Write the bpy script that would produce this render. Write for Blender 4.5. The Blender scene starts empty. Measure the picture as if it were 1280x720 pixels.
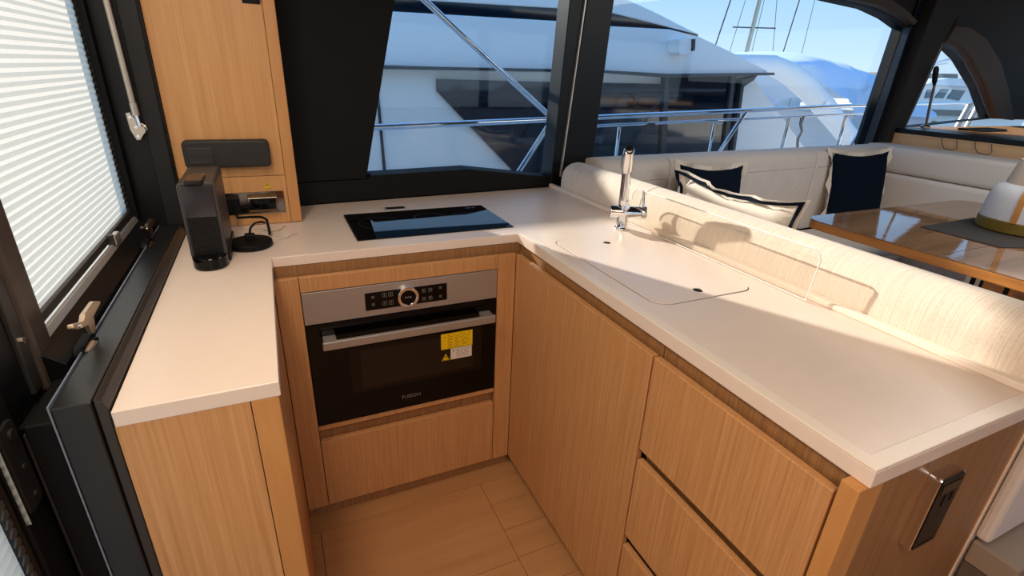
import bpy, bmesh, math, random
from mathutils import Vector, Matrix
random.seed(7)
C = bpy.context.scene.collection
S = bpy.context.scene
PI = math.pi
ZO = 0.937      # floor to worktop; everything is laid out with the worktop at z=0, then lifted

# ---------------- camera ----------------
cd = bpy.data.cameras.new('camera'); cam = bpy.data.objects.new('camera', cd); C.objects.link(cam)
cd.sensor_width = 36; cd.lens = 17.955; cd.clip_start = 0.02; cd.clip_end = 300
R = Vector((0.91054803, -0.41172401, 0.03722389)); U = Vector((0.1296716, 0.36994842, 0.91995839)); F = Vector((0.39253988, 0.83283942, -0.39024472))
M = Matrix.Identity(4)
for i in range(3):
    M[i][0] = R[i]; M[i][1] = U[i]; M[i][2] = -F[i]
M.translation = Vector((-0.6991, -1.4547, 0.4891 + ZO)); cam.matrix_world = M
S.camera = cam
# ---------------- world, sun, lights ----------------
w = bpy.data.worlds.new('sky'); S.world = w; w.use_nodes = True
nt = w.node_tree; nt.nodes.clear()
out = nt.nodes.new('ShaderNodeOutputWorld'); bg = nt.nodes.new('ShaderNodeBackground')
tcw = nt.nodes.new('ShaderNodeTexCoord'); sep = nt.nodes.new('ShaderNodeSeparateXYZ'); rmp = nt.nodes.new('ShaderNodeValToRGB')
nt.links.new(tcw.outputs['Generated'], sep.inputs[0]); nt.links.new(sep.outputs[2], rmp.inputs[0])
def skyc(p, rgb, first=False):
    e = rmp.color_ramp.elements[0] if first else rmp.color_ramp.elements.new(p); e.position = p
    e.color = (*[((c / 255 + .055) / 1.055) ** 2.4 for c in rgb], 1)
rmp.color_ramp.elements.remove(rmp.color_ramp.elements[1]); skyc(0, (208, 228, 243), True)
skyc(.08, (182, 215, 243)); skyc(.22, (138, 192, 238)); skyc(.5, (110, 168, 230)); skyc(1, (92, 146, 220))
nt.links.new(rmp.outputs[0], bg.inputs[0]); nt.links.new(bg.outputs[0], out.inputs[0]); bg.inputs[1].default_value = 0.95
SUN = Vector((0.34, -0.90, -0.415)).normalized()      # direction the sunlight travels
sl = bpy.data.lights.new('sun', 'SUN'); so = bpy.data.objects.new('sun', sl); C.objects.link(so)
sl.energy = 5.4; sl.color = (1.0, 0.92, 0.81); sl.angle = math.radians(0.9)
so.rotation_euler = SUN.to_track_quat('-Z', 'Y').to_euler()
def area(x, y, z, sx, sy, e, col, rot=(0, 0, 0)):  # unseen area lights added under the ceiling to brighten the interior
    l = bpy.data.lights.new('fill_light', 'AREA'); o = bpy.data.objects.new('fill_light', l); C.objects.link(o)
    l.shape = 'RECTANGLE'; l.size = sx; l.size_y = sy; l.energy = e; l.color = col; o.location = (x, y, z + ZO); o.rotation_euler = rot
WARM = (1.0, 0.83, 0.66)
CEIL = 1.12
area(-0.80, -1.95, CEIL - .04, .7, .9, 18, WARM)
area(-0.92, -0.60, CEIL - .04, .2, .5, 7.5, WARM)
area(1.9, -0.9, CEIL - .04, 1.4, .9, 14, (1.0, .96, .92))
S.view_settings.view_transform = 'Standard'; S.view_settings.look = 'None'; S.view_settings.gamma = 1
S.view_settings.use_curve_mapping = False; S.view_settings.exposure = 0.42

# ---------------- materials ----------------
def lin(c): return tuple((x / 12.92 if x <= .04045 else ((x + .055) / 1.055) ** 2.4) for x in [v / 255 for v in c])
def new(name):
    m = bpy.data.materials.new(name); m.use_nodes = True; n = m.node_tree
    return m, n, n.nodes['Principled BSDF']
def plain(name, col, rough=.5, metal=0, noise=0.0, scale=40, bump=0.0, coat=0, spec=.5):
    m, n, b = new(name); c = lin(col)
    b.inputs['Base Color'].default_value = (*c, 1); b.inputs['Roughness'].default_value = rough
    b.inputs['Metallic'].default_value = metal; b.inputs['Coat Weight'].default_value = coat
    b.inputs['Specular IOR Level'].default_value = spec
    if noise or bump:
        tc = n.nodes.new('ShaderNodeTexCoord'); t = n.nodes.new('ShaderNodeTexNoise'); t.inputs['Scale'].default_value = scale; t.inputs['Detail'].default_value = 4
        n.links.new(tc.outputs['Object'], t.inputs['Vector'])
        if noise:
            r = n.nodes.new('ShaderNodeValToRGB'); r.color_ramp.elements[0].position = .3; r.color_ramp.elements[1].position = .7
            r.color_ramp.elements[0].color = (*[x * (1 - noise) for x in c], 1); r.color_ramp.elements[1].color = (*[min(1, x * (1 + noise)) for x in c], 1)
            n.links.new(t.outputs[0], r.inputs[0]); n.links.new(r.outputs[0], b.inputs['Base Color'])
        if bump:
            bp = n.nodes.new('ShaderNodeBump'); bp.inputs['Strength'].default_value = bump; bp.inputs['Distance'].default_value = .002
            n.links.new(t.outputs[0], bp.inputs['Height']); n.links.new(bp.outputs[0], b.inputs['Normal'])
    return m
def wood(name, light, dark, sc, rough=.42, lines=.62):
    m, n, b = new(name); L, D = lin(light), lin(dark)
    tc = n.nodes.new('ShaderNodeTexCoord')
    def noi(s, det, dist=0):
        mp = n.nodes.new('ShaderNodeMapping'); mp.inputs['Scale'].default_value = s
        t = n.nodes.new('ShaderNodeTexNoise'); t.inputs['Scale'].default_value = 1; t.inputs['Detail'].default_value = det; t.inputs['Distortion'].default_value = dist
        n.links.new(tc.outputs['Object'], mp.inputs[0]); n.links.new(mp.outputs[0], t.inputs['Vector']); return t.outputs[0]
    fine = noi(sc, 3, .3); broad = noi((sc[0] * .34, sc[1] * .34, sc[2] * .34), 2, .15)
    mx = n.nodes.new('ShaderNodeMix'); mx.data_type = 'FLOAT'; mx.inputs[0].default_value = lines
    n.links.new(broad, mx.inputs[2]); n.links.new(fine, mx.inputs[3])
    r = n.nodes.new('ShaderNodeValToRGB'); r.color_ramp.elements[0].position = .33; r.color_ramp.elements[1].position = .67
    r.color_ramp.elements[0].color = (*D, 1); r.color_ramp.elements[1].color = (*L, 1)
    n.links.new(mx.outputs[0], r.inputs[0]); n.links.new(r.outputs[0], b.inputs['Base Color'])
    b.inputs['Roughness'].default_value = rough
    bp = n.nodes.new('ShaderNodeBump'); bp.inputs['Strength'].default_value = .15; bp.inputs['Distance'].default_value = .001
    n.links.new(fine, bp.inputs['Height']); n.links.new(bp.outputs[0], b.inputs['Normal'])
    return m
def fabric(name, col, amt=.08, sc=260, rough=.9, bump=.5, stretch=(1, 1, 1)):
    m, n, b = new(name); c = lin(col)
    tc = n.nodes.new('ShaderNodeTexCoord')
    def noi(s):
        mp = n.nodes.new('ShaderNodeMapping'); mp.inputs['Scale'].default_value = s
        t = n.nodes.new('ShaderNodeTexNoise'); t.inputs['Scale'].default_value = 1; t.inputs['Detail'].default_value = 3
        n.links.new(tc.outputs['Object'], mp.inputs[0]); n.links.new(mp.outputs[0], t.inputs['Vector']); return t.outputs[0]
    a = noi((sc * .02, sc, sc * .02)); d = noi((sc, sc * .3, sc))
    mx = n.nodes.new('ShaderNodeMix'); mx.data_type = 'FLOAT'; mx.inputs[0].default_value = .35
    n.links.new(a, mx.inputs[2]); n.links.new(d, mx.inputs[3])
    r = n.nodes.new('ShaderNodeValToRGB'); r.color_ramp.elements[0].position = .35; r.color_ramp.elements[1].position = .65
    r.color_ramp.elements[0].color = (*[x * (1 - amt) for x in c], 1); r.color_ramp.elements[1].color = (*[min(1, x * (1 + amt)) for x in c], 1)
    n.links.new(mx.outputs[0], r.inputs[0]); n.links.new(r.outputs[0], b.inputs['Base Color'])
    b.inputs['Roughness'].default_value = rough; b.inputs['Sheen Weight'].default_value = .15
    bp = n.nodes.new('ShaderNodeBump'); bp.inputs['Strength'].default_value = bump; bp.inputs['Distance'].default_value = .0008
    n.links.new(mx.outputs[0], bp.inputs['Height']); n.links.new(bp.outputs[0], b.inputs['Normal'])
    return m
def glass(name, tint=(1, 1, 1), ior=1.45, base=0.0):
    m = bpy.data.materials.new(name); m.use_nodes = True; n = m.node_tree; n.nodes.clear()
    o = n.nodes.new('ShaderNodeOutputMaterial'); t = n.nodes.new('ShaderNodeBsdfTransparent'); g = n.nodes.new('ShaderNodeBsdfGlossy')
    t.inputs[0].default_value = (*tint, 1); g.inputs['Roughness'].default_value = .02
    lw = n.nodes.new('ShaderNodeLayerWeight'); lw.inputs[0].default_value = .5
    pw = n.nodes.new('ShaderNodeMath'); pw.operation = 'POWER'; pw.inputs[1].default_value = 5; n.links.new(lw.outputs['Facing'], pw.inputs[0])
    f = n.nodes.new('ShaderNodeMath'); f.operation = 'MULTIPLY_ADD'; f.inputs[1].default_value = .6; f.inputs[2].default_value = (ior - 1) * .08; n.links.new(pw.outputs[0], f.inputs[0])
    x = n.nodes.new('ShaderNodeMixShader'); n.links.new(f.outputs[0], x.inputs[0]); n.links.new(t.outputs[0], x.inputs[1]); n.links.new(g.outputs[0], x.inputs[2])
    last = x
    if base:
        d = n.nodes.new('ShaderNodeBsdfDiffuse'); d.inputs[0].default_value = (.95, .95, .93, 1)
        y = n.nodes.new('ShaderNodeMixShader'); y.inputs[0].default_value = base; n.links.new(x.outputs[0], y.inputs[1]); n.links.new(d.outputs[0], y.inputs[2]); last = y
    n.links.new(last.outputs[0], o.inputs[0]); return m
def translucent(name, col, tr=.6):
    m = bpy.data.materials.new(name); m.use_nodes = True; n = m.node_tree; n.nodes.clear(); c = lin(col)
    o = n.nodes.new('ShaderNodeOutputMaterial'); d = n.nodes.new('ShaderNodeBsdfDiffuse'); t = n.nodes.new('ShaderNodeBsdfTranslucent')
    tc = n.nodes.new('ShaderNodeTexCoord'); mp = n.nodes.new('ShaderNodeMapping'); mp.inputs['Scale'].default_value = (60, 60, 60)
    ns = n.nodes.new('ShaderNodeTexNoise'); ns.inputs['Scale'].default_value = 1; ns.inputs['Detail'].default_value = 4
    r = n.nodes.new('ShaderNodeValToRGB'); r.color_ramp.elements[0].color = (*[x * .92 for x in c], 1); r.color_ramp.elements[1].color = (*c, 1)
    n.links.new(tc.outputs['Object'], mp.inputs[0]); n.links.new(mp.outputs[0], ns.inputs['Vector']); n.links.new(ns.outputs[0], r.inputs[0])
    n.links.new(r.outputs[0], d.inputs[0]); n.links.new(r.outputs[0], t.inputs[0])
    x = n.nodes.new('ShaderNodeMixShader'); x.inputs[0].default_value = tr
    n.links.new(d.outputs[0], x.inputs[1]); n.links.new(t.outputs[0], x.inputs[2]); n.links.new(x.outputs[0], o.inputs[0]); return m

OAK = wood('oak_veneer', (205, 152, 100), (176, 122, 73), (420, 420, 7))
OAK_H = wood('oak_worn', (208, 156, 104), (184, 130, 78), (380, 380, 7), lines=.3)
OAK_SOLID = wood('oak_solid', (202, 145, 86), (188, 128, 70), (60, 60, 9), lines=.35)
OAK_COL = wood('oak_tall', (208, 154, 96), (192, 134, 76), (240, 240, 5), lines=.45)
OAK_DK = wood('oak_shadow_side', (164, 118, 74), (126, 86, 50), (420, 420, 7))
FLOORM = wood('floor_laminate', (186, 136, 88), (170, 120, 74), (4, 60, 60), rough=.4, lines=.35)
TEAKX = wood('varnished_table_wood', (140, 108, 80), (108, 80, 58), (5, 60, 60), rough=.03, lines=.4)
TEAKX.node_tree.nodes['Principled BSDF'].inputs['Specular IOR Level'].default_value = 1.0
TEAK_EDGE = wood('table_edge_wood', (200, 134, 70), (160, 98, 46), (60, 6, 60), rough=.2, lines=.4)
CREAM = plain('cream_solid_surface', (230, 210, 193), .28, noise=.015, scale=30)
CREAM_LIP = plain('cream_solid_surface_polished', (236, 219, 200), .3)
LINEN = fabric('beige_linen', (226, 208, 188), .16, 480)
SOFA = fabric('pale_grey_linen', (216, 206, 196), .04, 500)
NAVY = fabric('navy_cloth', (10, 20, 36), .2, 700)
NAVY.node_tree.nodes['Principled BSDF'].inputs['Sheen Weight'].default_value = 0; NAVY.node_tree.nodes['Principled BSDF'].inputs['Specular IOR Level'].default_value = .1
IVORY = fabric('ivory_cloth', (226, 214, 198), .05, 600)
BLACK = plain('black_satin_paint', (12, 11, 11), .36, spec=.3)
BLACK_W = plain('black_wall_panel', (16, 14, 12), .6, spec=.2)
BLACKM = plain('black_matte', (9, 8, 8), .6, spec=.2)
GAPM = plain('dark_gap', (30, 19, 11), .9)
CHAR = plain('charcoal_plastic', (30, 28, 27), .42, spec=.3)
DKGLOSS = plain('black_gloss', (5, 4, 4), .1, spec=.25)
HOB = plain('hob_glass', (5, 5, 6), .02, coat=0, spec=.9)
CHROME = plain('chrome', (235, 235, 238), .07, 1)
BRASSY = plain('warm_steel', (205, 190, 172), .25, 1)
STEEL = plain('brushed_steel', (176, 168, 160), .42, .65, noise=.04, scale=200)
SILVER = plain('satin_silver', (205, 200, 194), .35, .6)
BROWNT = plain('brown_satin_trim', (46, 39, 34), .4)
HEADL = plain('dark_headliner', (36, 29, 23), .8)
HEADL2 = plain('brown_headliner_trim', (72, 56, 42), .7)
WHITE = plain('white_gelcoat', (250, 248, 244), .35)
WHITE2 = plain('white_hull_lower', (246, 242, 234), .4)
DKWIN = plain('smoked_boat_glass', (14, 24, 36), .06, spec=.6)
GREYD = plain('dark_rubber', (50, 52, 55), .6)
YEL = plain('yellow_label', (246, 204, 0), .5)
LBLW = plain('white_label', (226, 214, 200), .5)
INK = plain('label_ink', (60, 48, 20), .6)
GREYINK = plain('grey_print', (120, 116, 110), .6)
PANE = glass('window_glass', (.95, .98, 1.0), 1.3)
ACRYL = glass('clear_acrylic', (.98, .97, .95), 1.35, .03)
ACR_E = glass('acrylic_edge', (1, 1, 1), 1.5, .8)
BLINDM = translucent('cream_blind_cloth', (255, 236, 212), .88)
BLIND_E = plain('dark_blind_edge', (60, 54, 48), .8)
WATER = plain('harbour_water', (186, 192, 194), .12, noise=.15, scale=.8, bump=.4)
COVER = fabric('pale_blue_boat_cover', (206, 224, 246), .02, 30, bump=.2)
RUBBER = plain('white_inflatable_tube', (240, 238, 236), .5)
OLIVE = plain('olive_lamp_base', (112, 92, 20), .45)
TAN = plain('tan_leather_strap', (190, 130, 62), .5)
FROST = translucent('frosted_lamp_shade', (240, 242, 246), .3)
MATM = plain('dark_placemat', (40, 34, 30), .7)
TAUPE = plain('taupe_step', (150, 134, 118), .6)

# ---------------- helpers ----------------
ORI = {}
def W(x): return .613 + .064 * x
def Vn(): return bmesh.new()
def finish(o, bevel, smooth, seg=2):
    if smooth:
        for p in o.data.polygons: p.use_smooth = True
    if bevel:
        b = o.modifiers.new('bevel', 'BEVEL'); b.width = bevel; b.segments = seg; b.limit_method = 'ANGLE'; b.angle_limit = math.radians(40)
    if smooth and len(o.data.polygons) < 400:
        e = o.modifiers.new('split', 'EDGE_SPLIT'); e.split_angle = math.radians(42)
def obj(name, bm, mat, parent=None, bevel=0, smooth=False, loc=None, label=None, seg=2):
    """links bm (coordinates in the worktop frame, or in the parent's local frame when it is rotated) as one object"""
    me = bpy.data.meshes.new(name); bmesh.ops.recalc_face_normals(bm, faces=bm.faces); 
    if parent is None:
        if loc is None:
            xs = [v.co for v in bm.verts]
            loc = Vector(((min(v.x for v in xs) + max(v.x for v in xs)) / 2, (min(v.y for v in xs) + max(v.y for v in xs)) / 2, min(v.z for v in xs)))
        off = Vector(loc)
    else: off = ORI[parent.name]
    bm.transform(Matrix.Translation(-off)); bm.to_mesh(me); bm.free()
    o = bpy.data.objects.new(name, me); C.objects.link(o)
    if mat: me.materials.append(mat)
    if parent is None: o.location = off
    else: o.parent = parent
    ORI[o.name] = off
    if label: o['label'] = label
    finish(o, bevel, smooth, seg)
    return o
def tag(o, label, cat, group=None):
    o['label'] = label; o['category'] = cat
    if group: o['group'] = group
    return o
def struct(o, label=None, cat=None):
    o['kind'] = 'structure'
    if label: o['label'] = label
    if cat: o['category'] = cat
    return o
def thing(name, label, cat, loc=(0, 0, 0), rotz=0, group=None, local=False):
    o = bpy.data.objects.new(name, None); C.objects.link(o); o.location = loc; o.rotation_euler = (0, 0, rotz); o.empty_display_size = .05
    o['label'] = label; o['category'] = cat
    if group: o['group'] = group
    ORI[o.name] = Vector((0, 0, 0)) if (rotz or local) else Vector(loc)
    return o
def bx(bm, x0, x1, y0, y1, z0, z1):
    vs = [bm.verts.new((x, y, z)) for x in (x0, x1) for y in (y0, y1) for z in (z0, z1)]
    for f in ((0, 1, 3, 2), (4, 6, 7, 5), (0, 4, 5, 1), (2, 3, 7, 6), (0, 2, 6, 4), (1, 5, 7, 3)): bm.faces.new([vs[i] for i in f])
    return bm
def box(*a): return bx(Vn(), *a)
def prism(bm, pts, ax, a0, a1):
    def P(p, a): return {'y': (p[0], a, p[1]), 'x': (a, p[0], p[1]), 'z': (p[0], p[1], a)}[ax]
    A = [bm.verts.new(P(p, a0)) for p in pts]; B = [bm.verts.new(P(p, a1)) for p in pts]
    bm.faces.new(A); bm.faces.new(B[::-1]); n = len(pts)
    for i in range(n): bm.faces.new((A[i], B[i], B[(i + 1) % n], A[(i + 1) % n]))
    return bm
def sprism(bm, pts, o0, o1):
    """prism in the hull-side plane: pts are (x, z)"""
    A = [bm.verts.new((x, W(x) + o0, z)) for x, z in pts]; B = [bm.verts.new((x, W(x) + o1, z)) for x, z in pts]
    bm.faces.new(A); bm.faces.new(B[::-1]); n = len(pts)
    for i in range(n): bm.faces.new((A[i], B[i], B[(i + 1) % n], A[(i + 1) % n]))
    return bm
def rrect(x0, x1, y0, y1, r, n=5):
    P = []
    for cx, cy, a0 in ((x1 - r, y1 - r, 0), (x0 + r, y1 - r, 90), (x0 + r, y0 + r, 180), (x1 - r, y0 + r, 270)):
        for k in range(n + 1):
            a = math.radians(a0 + 90 * k / n); P.append((cx + r * math.cos(a), cy + r * math.sin(a)))
    return P
def tube(bm, pts, r, n=10, cap=True):
    pts = [Vector(p) for p in pts]; rs = r if isinstance(r, (list, tuple)) else [r] * len(pts)
    rings = []; up = None
    for i, p in enumerate(pts):
        d = ((pts[i + 1] - p) if i == 0 else (p - pts[i - 1]) if i == len(pts) - 1 else (pts[i + 1] - pts[i - 1])).normalized()
        if up is None: up = d.orthogonal().normalized()
        a = (up - d * up.dot(d)).normalized(); b = d.cross(a); up = a
        rings.append([bm.verts.new(p + (a * math.cos(2 * PI * k / n) + b * math.sin(2 * PI * k / n)) * rs[i]) for k in range(n)])
    for A, B in zip(rings, rings[1:]):
        for k in range(n): bm.faces.new((A[k], A[(k + 1) % n], B[(k + 1) % n], B[k]))
    if cap: bm.faces.new(rings[0]); bm.faces.new(rings[-1][::-1])
    return bm
def lathe(bm, prof, c, n=32):
    rings = []
    for r, z in prof:
        rings.append([bm.verts.new((c[0] + r * math.cos(2 * PI * k / n), c[1] + r * math.sin(2 * PI * k / n), c[2] + z)) for k in range(n)])
    for A, B in zip(rings, rings[1:]):
        for k in range(n): bm.faces.new((A[k], A[(k + 1) % n], B[(k + 1) % n], B[k]))
    bm.faces.new(rings[0][::-1]); bm.faces.new(rings[-1]); return bm
def loft(bm, rings, closed=True, caps=True):
    R_ = [[bm.verts.new(p) for p in r] for r in rings]
    for A, B in zip(R_, R_[1:]):
        n = len(A)
        for k in range(n if closed else n - 1): bm.faces.new((A[k], A[(k + 1) % n], B[(k + 1) % n], B[k]))
    if caps and closed: bm.faces.new(R_[0][::-1]); bm.faces.new(R_[-1])
    return bm
def cut(o, cutters):
    """carves recesses into a mesh and keeps only the carved mesh"""
    for bm in cutters:
        bmesh.ops.recalc_face_normals(bm, faces=bm.faces)
        me = bpy.data.meshes.new('tmp'); bm.transform(Matrix.Translation(-ORI[o.name])); bm.to_mesh(me); bm.free()
        c = bpy.data.objects.new('tmp', me); C.objects.link(c); c.location = o.location; 
        m = o.modifiers.new('b', 'BOOLEAN'); m.operation = 'DIFFERENCE'; m.object = c; m.solver = 'EXACT'
        bpy.context.view_layer.update(); dg = bpy.context.evaluated_depsgraph_get()
        new_me = bpy.data.meshes.new_from_object(o.evaluated_get(dg)); o.modifiers.clear(); o.data = new_me
        bpy.data.objects.remove(c)
def text(body, size, mat, parent, mw, name='lettering', depth=.0004, shear=0):
    cu = bpy.data.curves.new('t', 'FONT'); cu.body = body; cu.size = size; cu.extrude = depth; cu.align_x = 'CENTER'; cu.align_y = 'CENTER'; cu.shear = shear; cu.resolution_u = 3
    t = bpy.data.objects.new('t', cu); C.objects.link(t); bpy.context.view_layer.update()
    me = bpy.data.meshes.new_from_object(t.evaluated_get(bpy.context.evaluated_depsgraph_get())); bpy.data.objects.remove(t)
    bm = Vn(); bm.from_mesh(me); bm.transform(mw)
    return obj(name, bm, mat, parent)
def facing_near(x, y, z, sx=1):      # text frame on a face that looks towards -y
    return Matrix(((sx, 0, 0, x), (0, 0, -1, y), (0, 1, 0, z), (0, 0, 0, 1)))
PARTG = .0015

# =====================================================================
# SETTING
# =====================================================================
FZ = -ZO
fl = struct(obj('floor', box(-1.6, 6.2, -3.4, 1.0, FZ - .08, FZ - .012), GAPM, loc=(0, 0, FZ)), 'oak-look laminate sole of the galley well')
def board(x0, x1, y0, y1): obj('floor_board', box(x0 + .0008, x1 - .0008, y0 + .0008, y1 - .0008, FZ - .012, FZ), FLOORM, fl, bevel=.0006)
xc = [-1.6, -.717, -.153]
for a, b in zip(xc, xc[1:]):
    ys = [-.084, -.43, -.79, -1.15, -1.51, -1.87, -2.4, -2.9, -3.4]
    for y1, y0 in zip(ys, ys[1:]): board(a, b, y0, y1)
ys = [-.084 - .113 * k for k in range(12)] + [-1.8, -2.2, -2.8, -3.4]
for y1, y0 in zip(ys, ys[1:]): board(-.153, .41, y0, y1)
for y1, y0 in zip([1.0, -.43, -1.15, -2.2, -3.4], [-.43, -1.15, -2.2, -3.4]): board(.41, 6.2, y0, y1)
board(-1.6, .41, -.084, .5)

# --- hull side wall (starboard), with the windows let into it
T = CEIL
wb = struct(obj('wall_back', sprism(Vn(), [(-1.12, FZ), (6.2, FZ), (6.2, 0.0), (-1.12, 0.0)], .012, .12), BLACK_W), 'black hull side below the side windows')
obj('upper_panel', sprism(Vn(), [(-1.12, .0838), (-.38, .0838), (-.237, .706), (-.142, T), (-1.12, T)], 0, .10), BLACK_W, wb, bevel=.003)
obj('sill_board', sprism(Vn(), [(-1.12, 0), (.53, 0), (.53, .03), (.468, .043), (.05, .100), (-.36, .0955), (-.378, .082), (-1.12, .082)], -.001, .10), BLACK_W, wb, bevel=.003)
obj('lower_panel', sprism(Vn(), [(.53, 0), (6.2, 0), (6.2, .11), (.53, .085)], .03, .12), BLACK_W, wb)
obj('header', sprism(Vn(), [(-.17, .97), (.62, .985), (.62, T), (-.142, T)], 0, .1), BLACK_W, wb)
obj('header', sprism(Vn(), [(.7, .985), (1.6, .965), (2.3, .928), (2.66, .917), (2.9, .883), (3.09, .838), (3.12, T), (.7, T)], .02, .12), HEADL, wb)
obj('arch_trim', sprism(Vn(), [(1.2, .985), (1.9, .955), (2.3, .93), (2.66, .919), (2.9, .885), (3.05, .85), (3.07, .872), (2.9, .925), (2.6, .985), (2.2, 1.01), (1.2, 1.04)], -.04, .02), HEADL2, wb, bevel=.004)
obj('outer_skin', sprism(Vn(), [(-1.14, -.4), (6.2, -.4), (6.2, .02), (-1.14, .02)], .121, .13), WHITE2, wb)
obj('roof_edge', sprism(Vn(), [(-1.14, 1.0), (6.2, 1.0), (6.2, T + .10), (-1.14, T + .10)], .121, .16), WHITE2, wb, bevel=.01)
obj('roof_skin', box(-1.14, 6.2, -3.4, .66, T + .055, T + .10), WHITE2, wb)
m1 = struct(obj('trim_1', sprism(Vn(), [(.462, 0), (.512, .0), (.513, .082), (.572, .775), (.602, T), (.515, T), (.5, .769), (.466, .043)], -.004, .1), BLACK, bevel=.003), 'black window frame upright beside the bright metal strip')
obj('metal_strip', sprism(Vn(), [(.510, .045), (.516, .045), (.577, .775), (.605, T), (.598, T), (.570, .775)], -.014, .002), SILVER, m1, bevel=.001)
struct(obj('trim_2', sprism(Vn(), [(.518, 0), (.695, 0), (.690, .09), (.722, .788), (.738, T), (.607, T), (.579, .775), (.519, .082)], -.012, .1), BLACK, bevel=.006), 'thick black mullion between the two side windows')
def frame_ring(name, pts, th, o0, o1, mat):
    """narrow gasket round a window"""
    cx = sum(p[0] for p in pts) / len(pts); cz = sum(p[1] for p in pts) / len(pts)
    bm = Vn(); n = len(pts)
    for i in range(n):
        a, b = pts[i], pts[(i + 1) % n]
        ia = (a[0] + (cx - a[0]) * th, a[1] + (cz - a[1]) * th); ib = (b[0] + (cx - b[0]) * th, b[1] + (cz - b[1]) * th)
        sprism(bm, [a, b, ib, ia], o0, o1)
    return bm
w1 = struct(obj('window_1', frame_ring('f', [(-.375, .09), (.06, .094), (.48, .028), (.515, .985), (-.165, .985)], .012, .05, .095, 0), BLACKM), 'frame of the side window above the hob')
obj('glass_pane', sprism(Vn(), [(-.375, .085), (.06, .09), (.49, .02), (.515, .985), (-.165, .985)], .07, .076), PANE, w1)
w2pts = [(.70, .08), (3.04, .095), (3.09, .838), (2.9, .884), (2.66, .918), (2.3, .93), (1.6, .967), (.72, .985)]
w2 = struct(obj('window_2', frame_ring('f', w2pts, .006, .05, .095, 0), BLACKM), 'frame of the long side window behind the sofa')
obj('glass_pane', sprism(Vn(), w2pts, .07, .076), PANE, w2)
pl = struct(obj('trim_3', sprism(Vn(), [(2.99, 0), (3.035, .09), (3.088, .838), (3.10, T), (3.62, T), (3.49, .8), (3.385, .25), (3.36, 0)], -.0, .12), plain('blue_black_gloss_pillar', (22, 28, 38), .25), bevel=.004), 'dark pillar with a thin pale line right of the long window')
obj('pale_line', sprism(Vn(), [(3.107, .10), (3.113, .10), (3.194, .862), (3.186, .862)], -.003, .001), SILVER, pl)
struct(obj('trim_4', sprism(Vn(), [(3.06, .0), (3.10, .15), (3.15, .83), (3.2, T), (3.56, T), (3.405, .740), (3.28, .236), (3.25, 0)], -.06, .1), HEADL, bevel=.008), 'brown-black post between the long window and the triangular window')
w3pts = [(3.46, .22), (3.611, .779), (3.782, .757), (4.009, .689), (4.42, .50), (4.78, .28)]
w3 = struct(obj('window_3', frame_ring('f', w3pts, .02, .03, .09, 0), BLACKM), 'frame of the small triangular window')
obj('glass_pane', sprism(Vn(), w3pts, .06, .066), PANE, w3)
struct(obj('trim_5', sprism(Vn(), [(3.6, T), (3.61, .779), (3.782, .757), (4.009, .689), (4.42, .50), (4.78, .277), (6.2, .25), (6.2, .5), (5.1, .68), (4.82, .90), (4.95, T)], 0.0, .14), HEADL, bevel=.01), 'dark moulded headliner arching over the triangular window')
struct(obj('trim_6', sprism(Vn(), [(3.44, .775), (3.55, .765), (3.70, .74), (3.87, .68), (4.2, .52), (4.6, .29), (4.95, .27), (4.6, .52), (4.3, .70), (3.98, .83), (3.7, .885), (3.5, .88)], -.06, .0), HEADL2, bevel=.012), 'brown curved moulding over the triangular window')
w4 = struct(obj('window_4', sprism(Vn(), [(4.8, .905), (5.1, .66), (5.2, .66), (4.9, .92)], .02, .06), plain('blue_grey_seal', (90, 100, 112), .5)), 'sliver of the windscreen at the far right edge')
obj('glass_pane', sprism(Vn(), [(4.9, .92), (5.1, .62), (6.2, .45), (6.2, T), (4.95, T)], .08, .086), PANE, w4)
# ceiling, forward bulkhead, port side, aft wall parts
struct(obj('ceiling', box(-1.15, 6.2, -3.4, 1.15, CEIL, CEIL + .05), HEADL), 'dark headliner ceiling')
wr = struct(obj('wall_right', box(6.15, 6.25, -3.4, 1.15, FZ, .45), BLACK_W), 'forward bulkhead under the windscreen')
wn = struct(obj('wall_near', box(-1.25, 6.2, -3.45, -3.38, FZ, .05), OAK_COL), 'oak-clad side of the saloon behind the viewer')
obj('header', box(-1.25, 6.2, -3.45, -3.38, .95, CEIL), HEADL, wn)
for x in (-1.2, .6, 2.4, 4.2, 6.1): obj('mullion', box(x - .05, x + .05, -3.45, -3.38, .05, .95), BLACK, wn)
w5 = struct(obj('window_5', box(-1.2, 6.1, -3.42, -3.415, .05, .95), PANE), 'long window behind the viewer')

# --- aft side (left): window with frame, lower wall, sliding door
YN, YF = -.642, .348
wl = struct(obj('wall_left', prism(Vn(), [(-.973, FZ), (-.973, -.03), (-.972, .004), (-.978, .017), (-.985, .022), (-.987, .022), (-.987, FZ)], 'y', YN + .004, W(-.98)), BROWNT, bevel=.002), 'black-framed aft side of the galley')
obj('ledge', box(-1.036, -.9885, YN, W(-1), FZ, .021), plain('black_satin_ledge', (24, 22, 21), .33), wl, bevel=.002)
obj('lip_highlight', box(-1.0395, -1.0372, YN + .002, .33, FZ, .024), plain('bluish_highlight', (120, 126, 140), .3), wl)  # pale bluish strip, the edge highlight put into its colour
obj('channel', box(-1.075, -1.040, YN + .006, .34, FZ, -.004), BLACKM, wl, bevel=.003)
obj('seal_strip', box(-1.079, -1.0755, YN + .01, YN + .02, FZ, -.02), BROWNT, wl)
obj('far_jamb', box(-1.118, -.9665, .335, W(-1), .0, CEIL), BLACK, wl, bevel=.003)
obj('jamb_face', box(-1.016, -.972, .328, .336, .021, CEIL), plain('charcoal_jamb', (26, 24, 23), .45, spec=.3), wl, bevel=.002)
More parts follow.
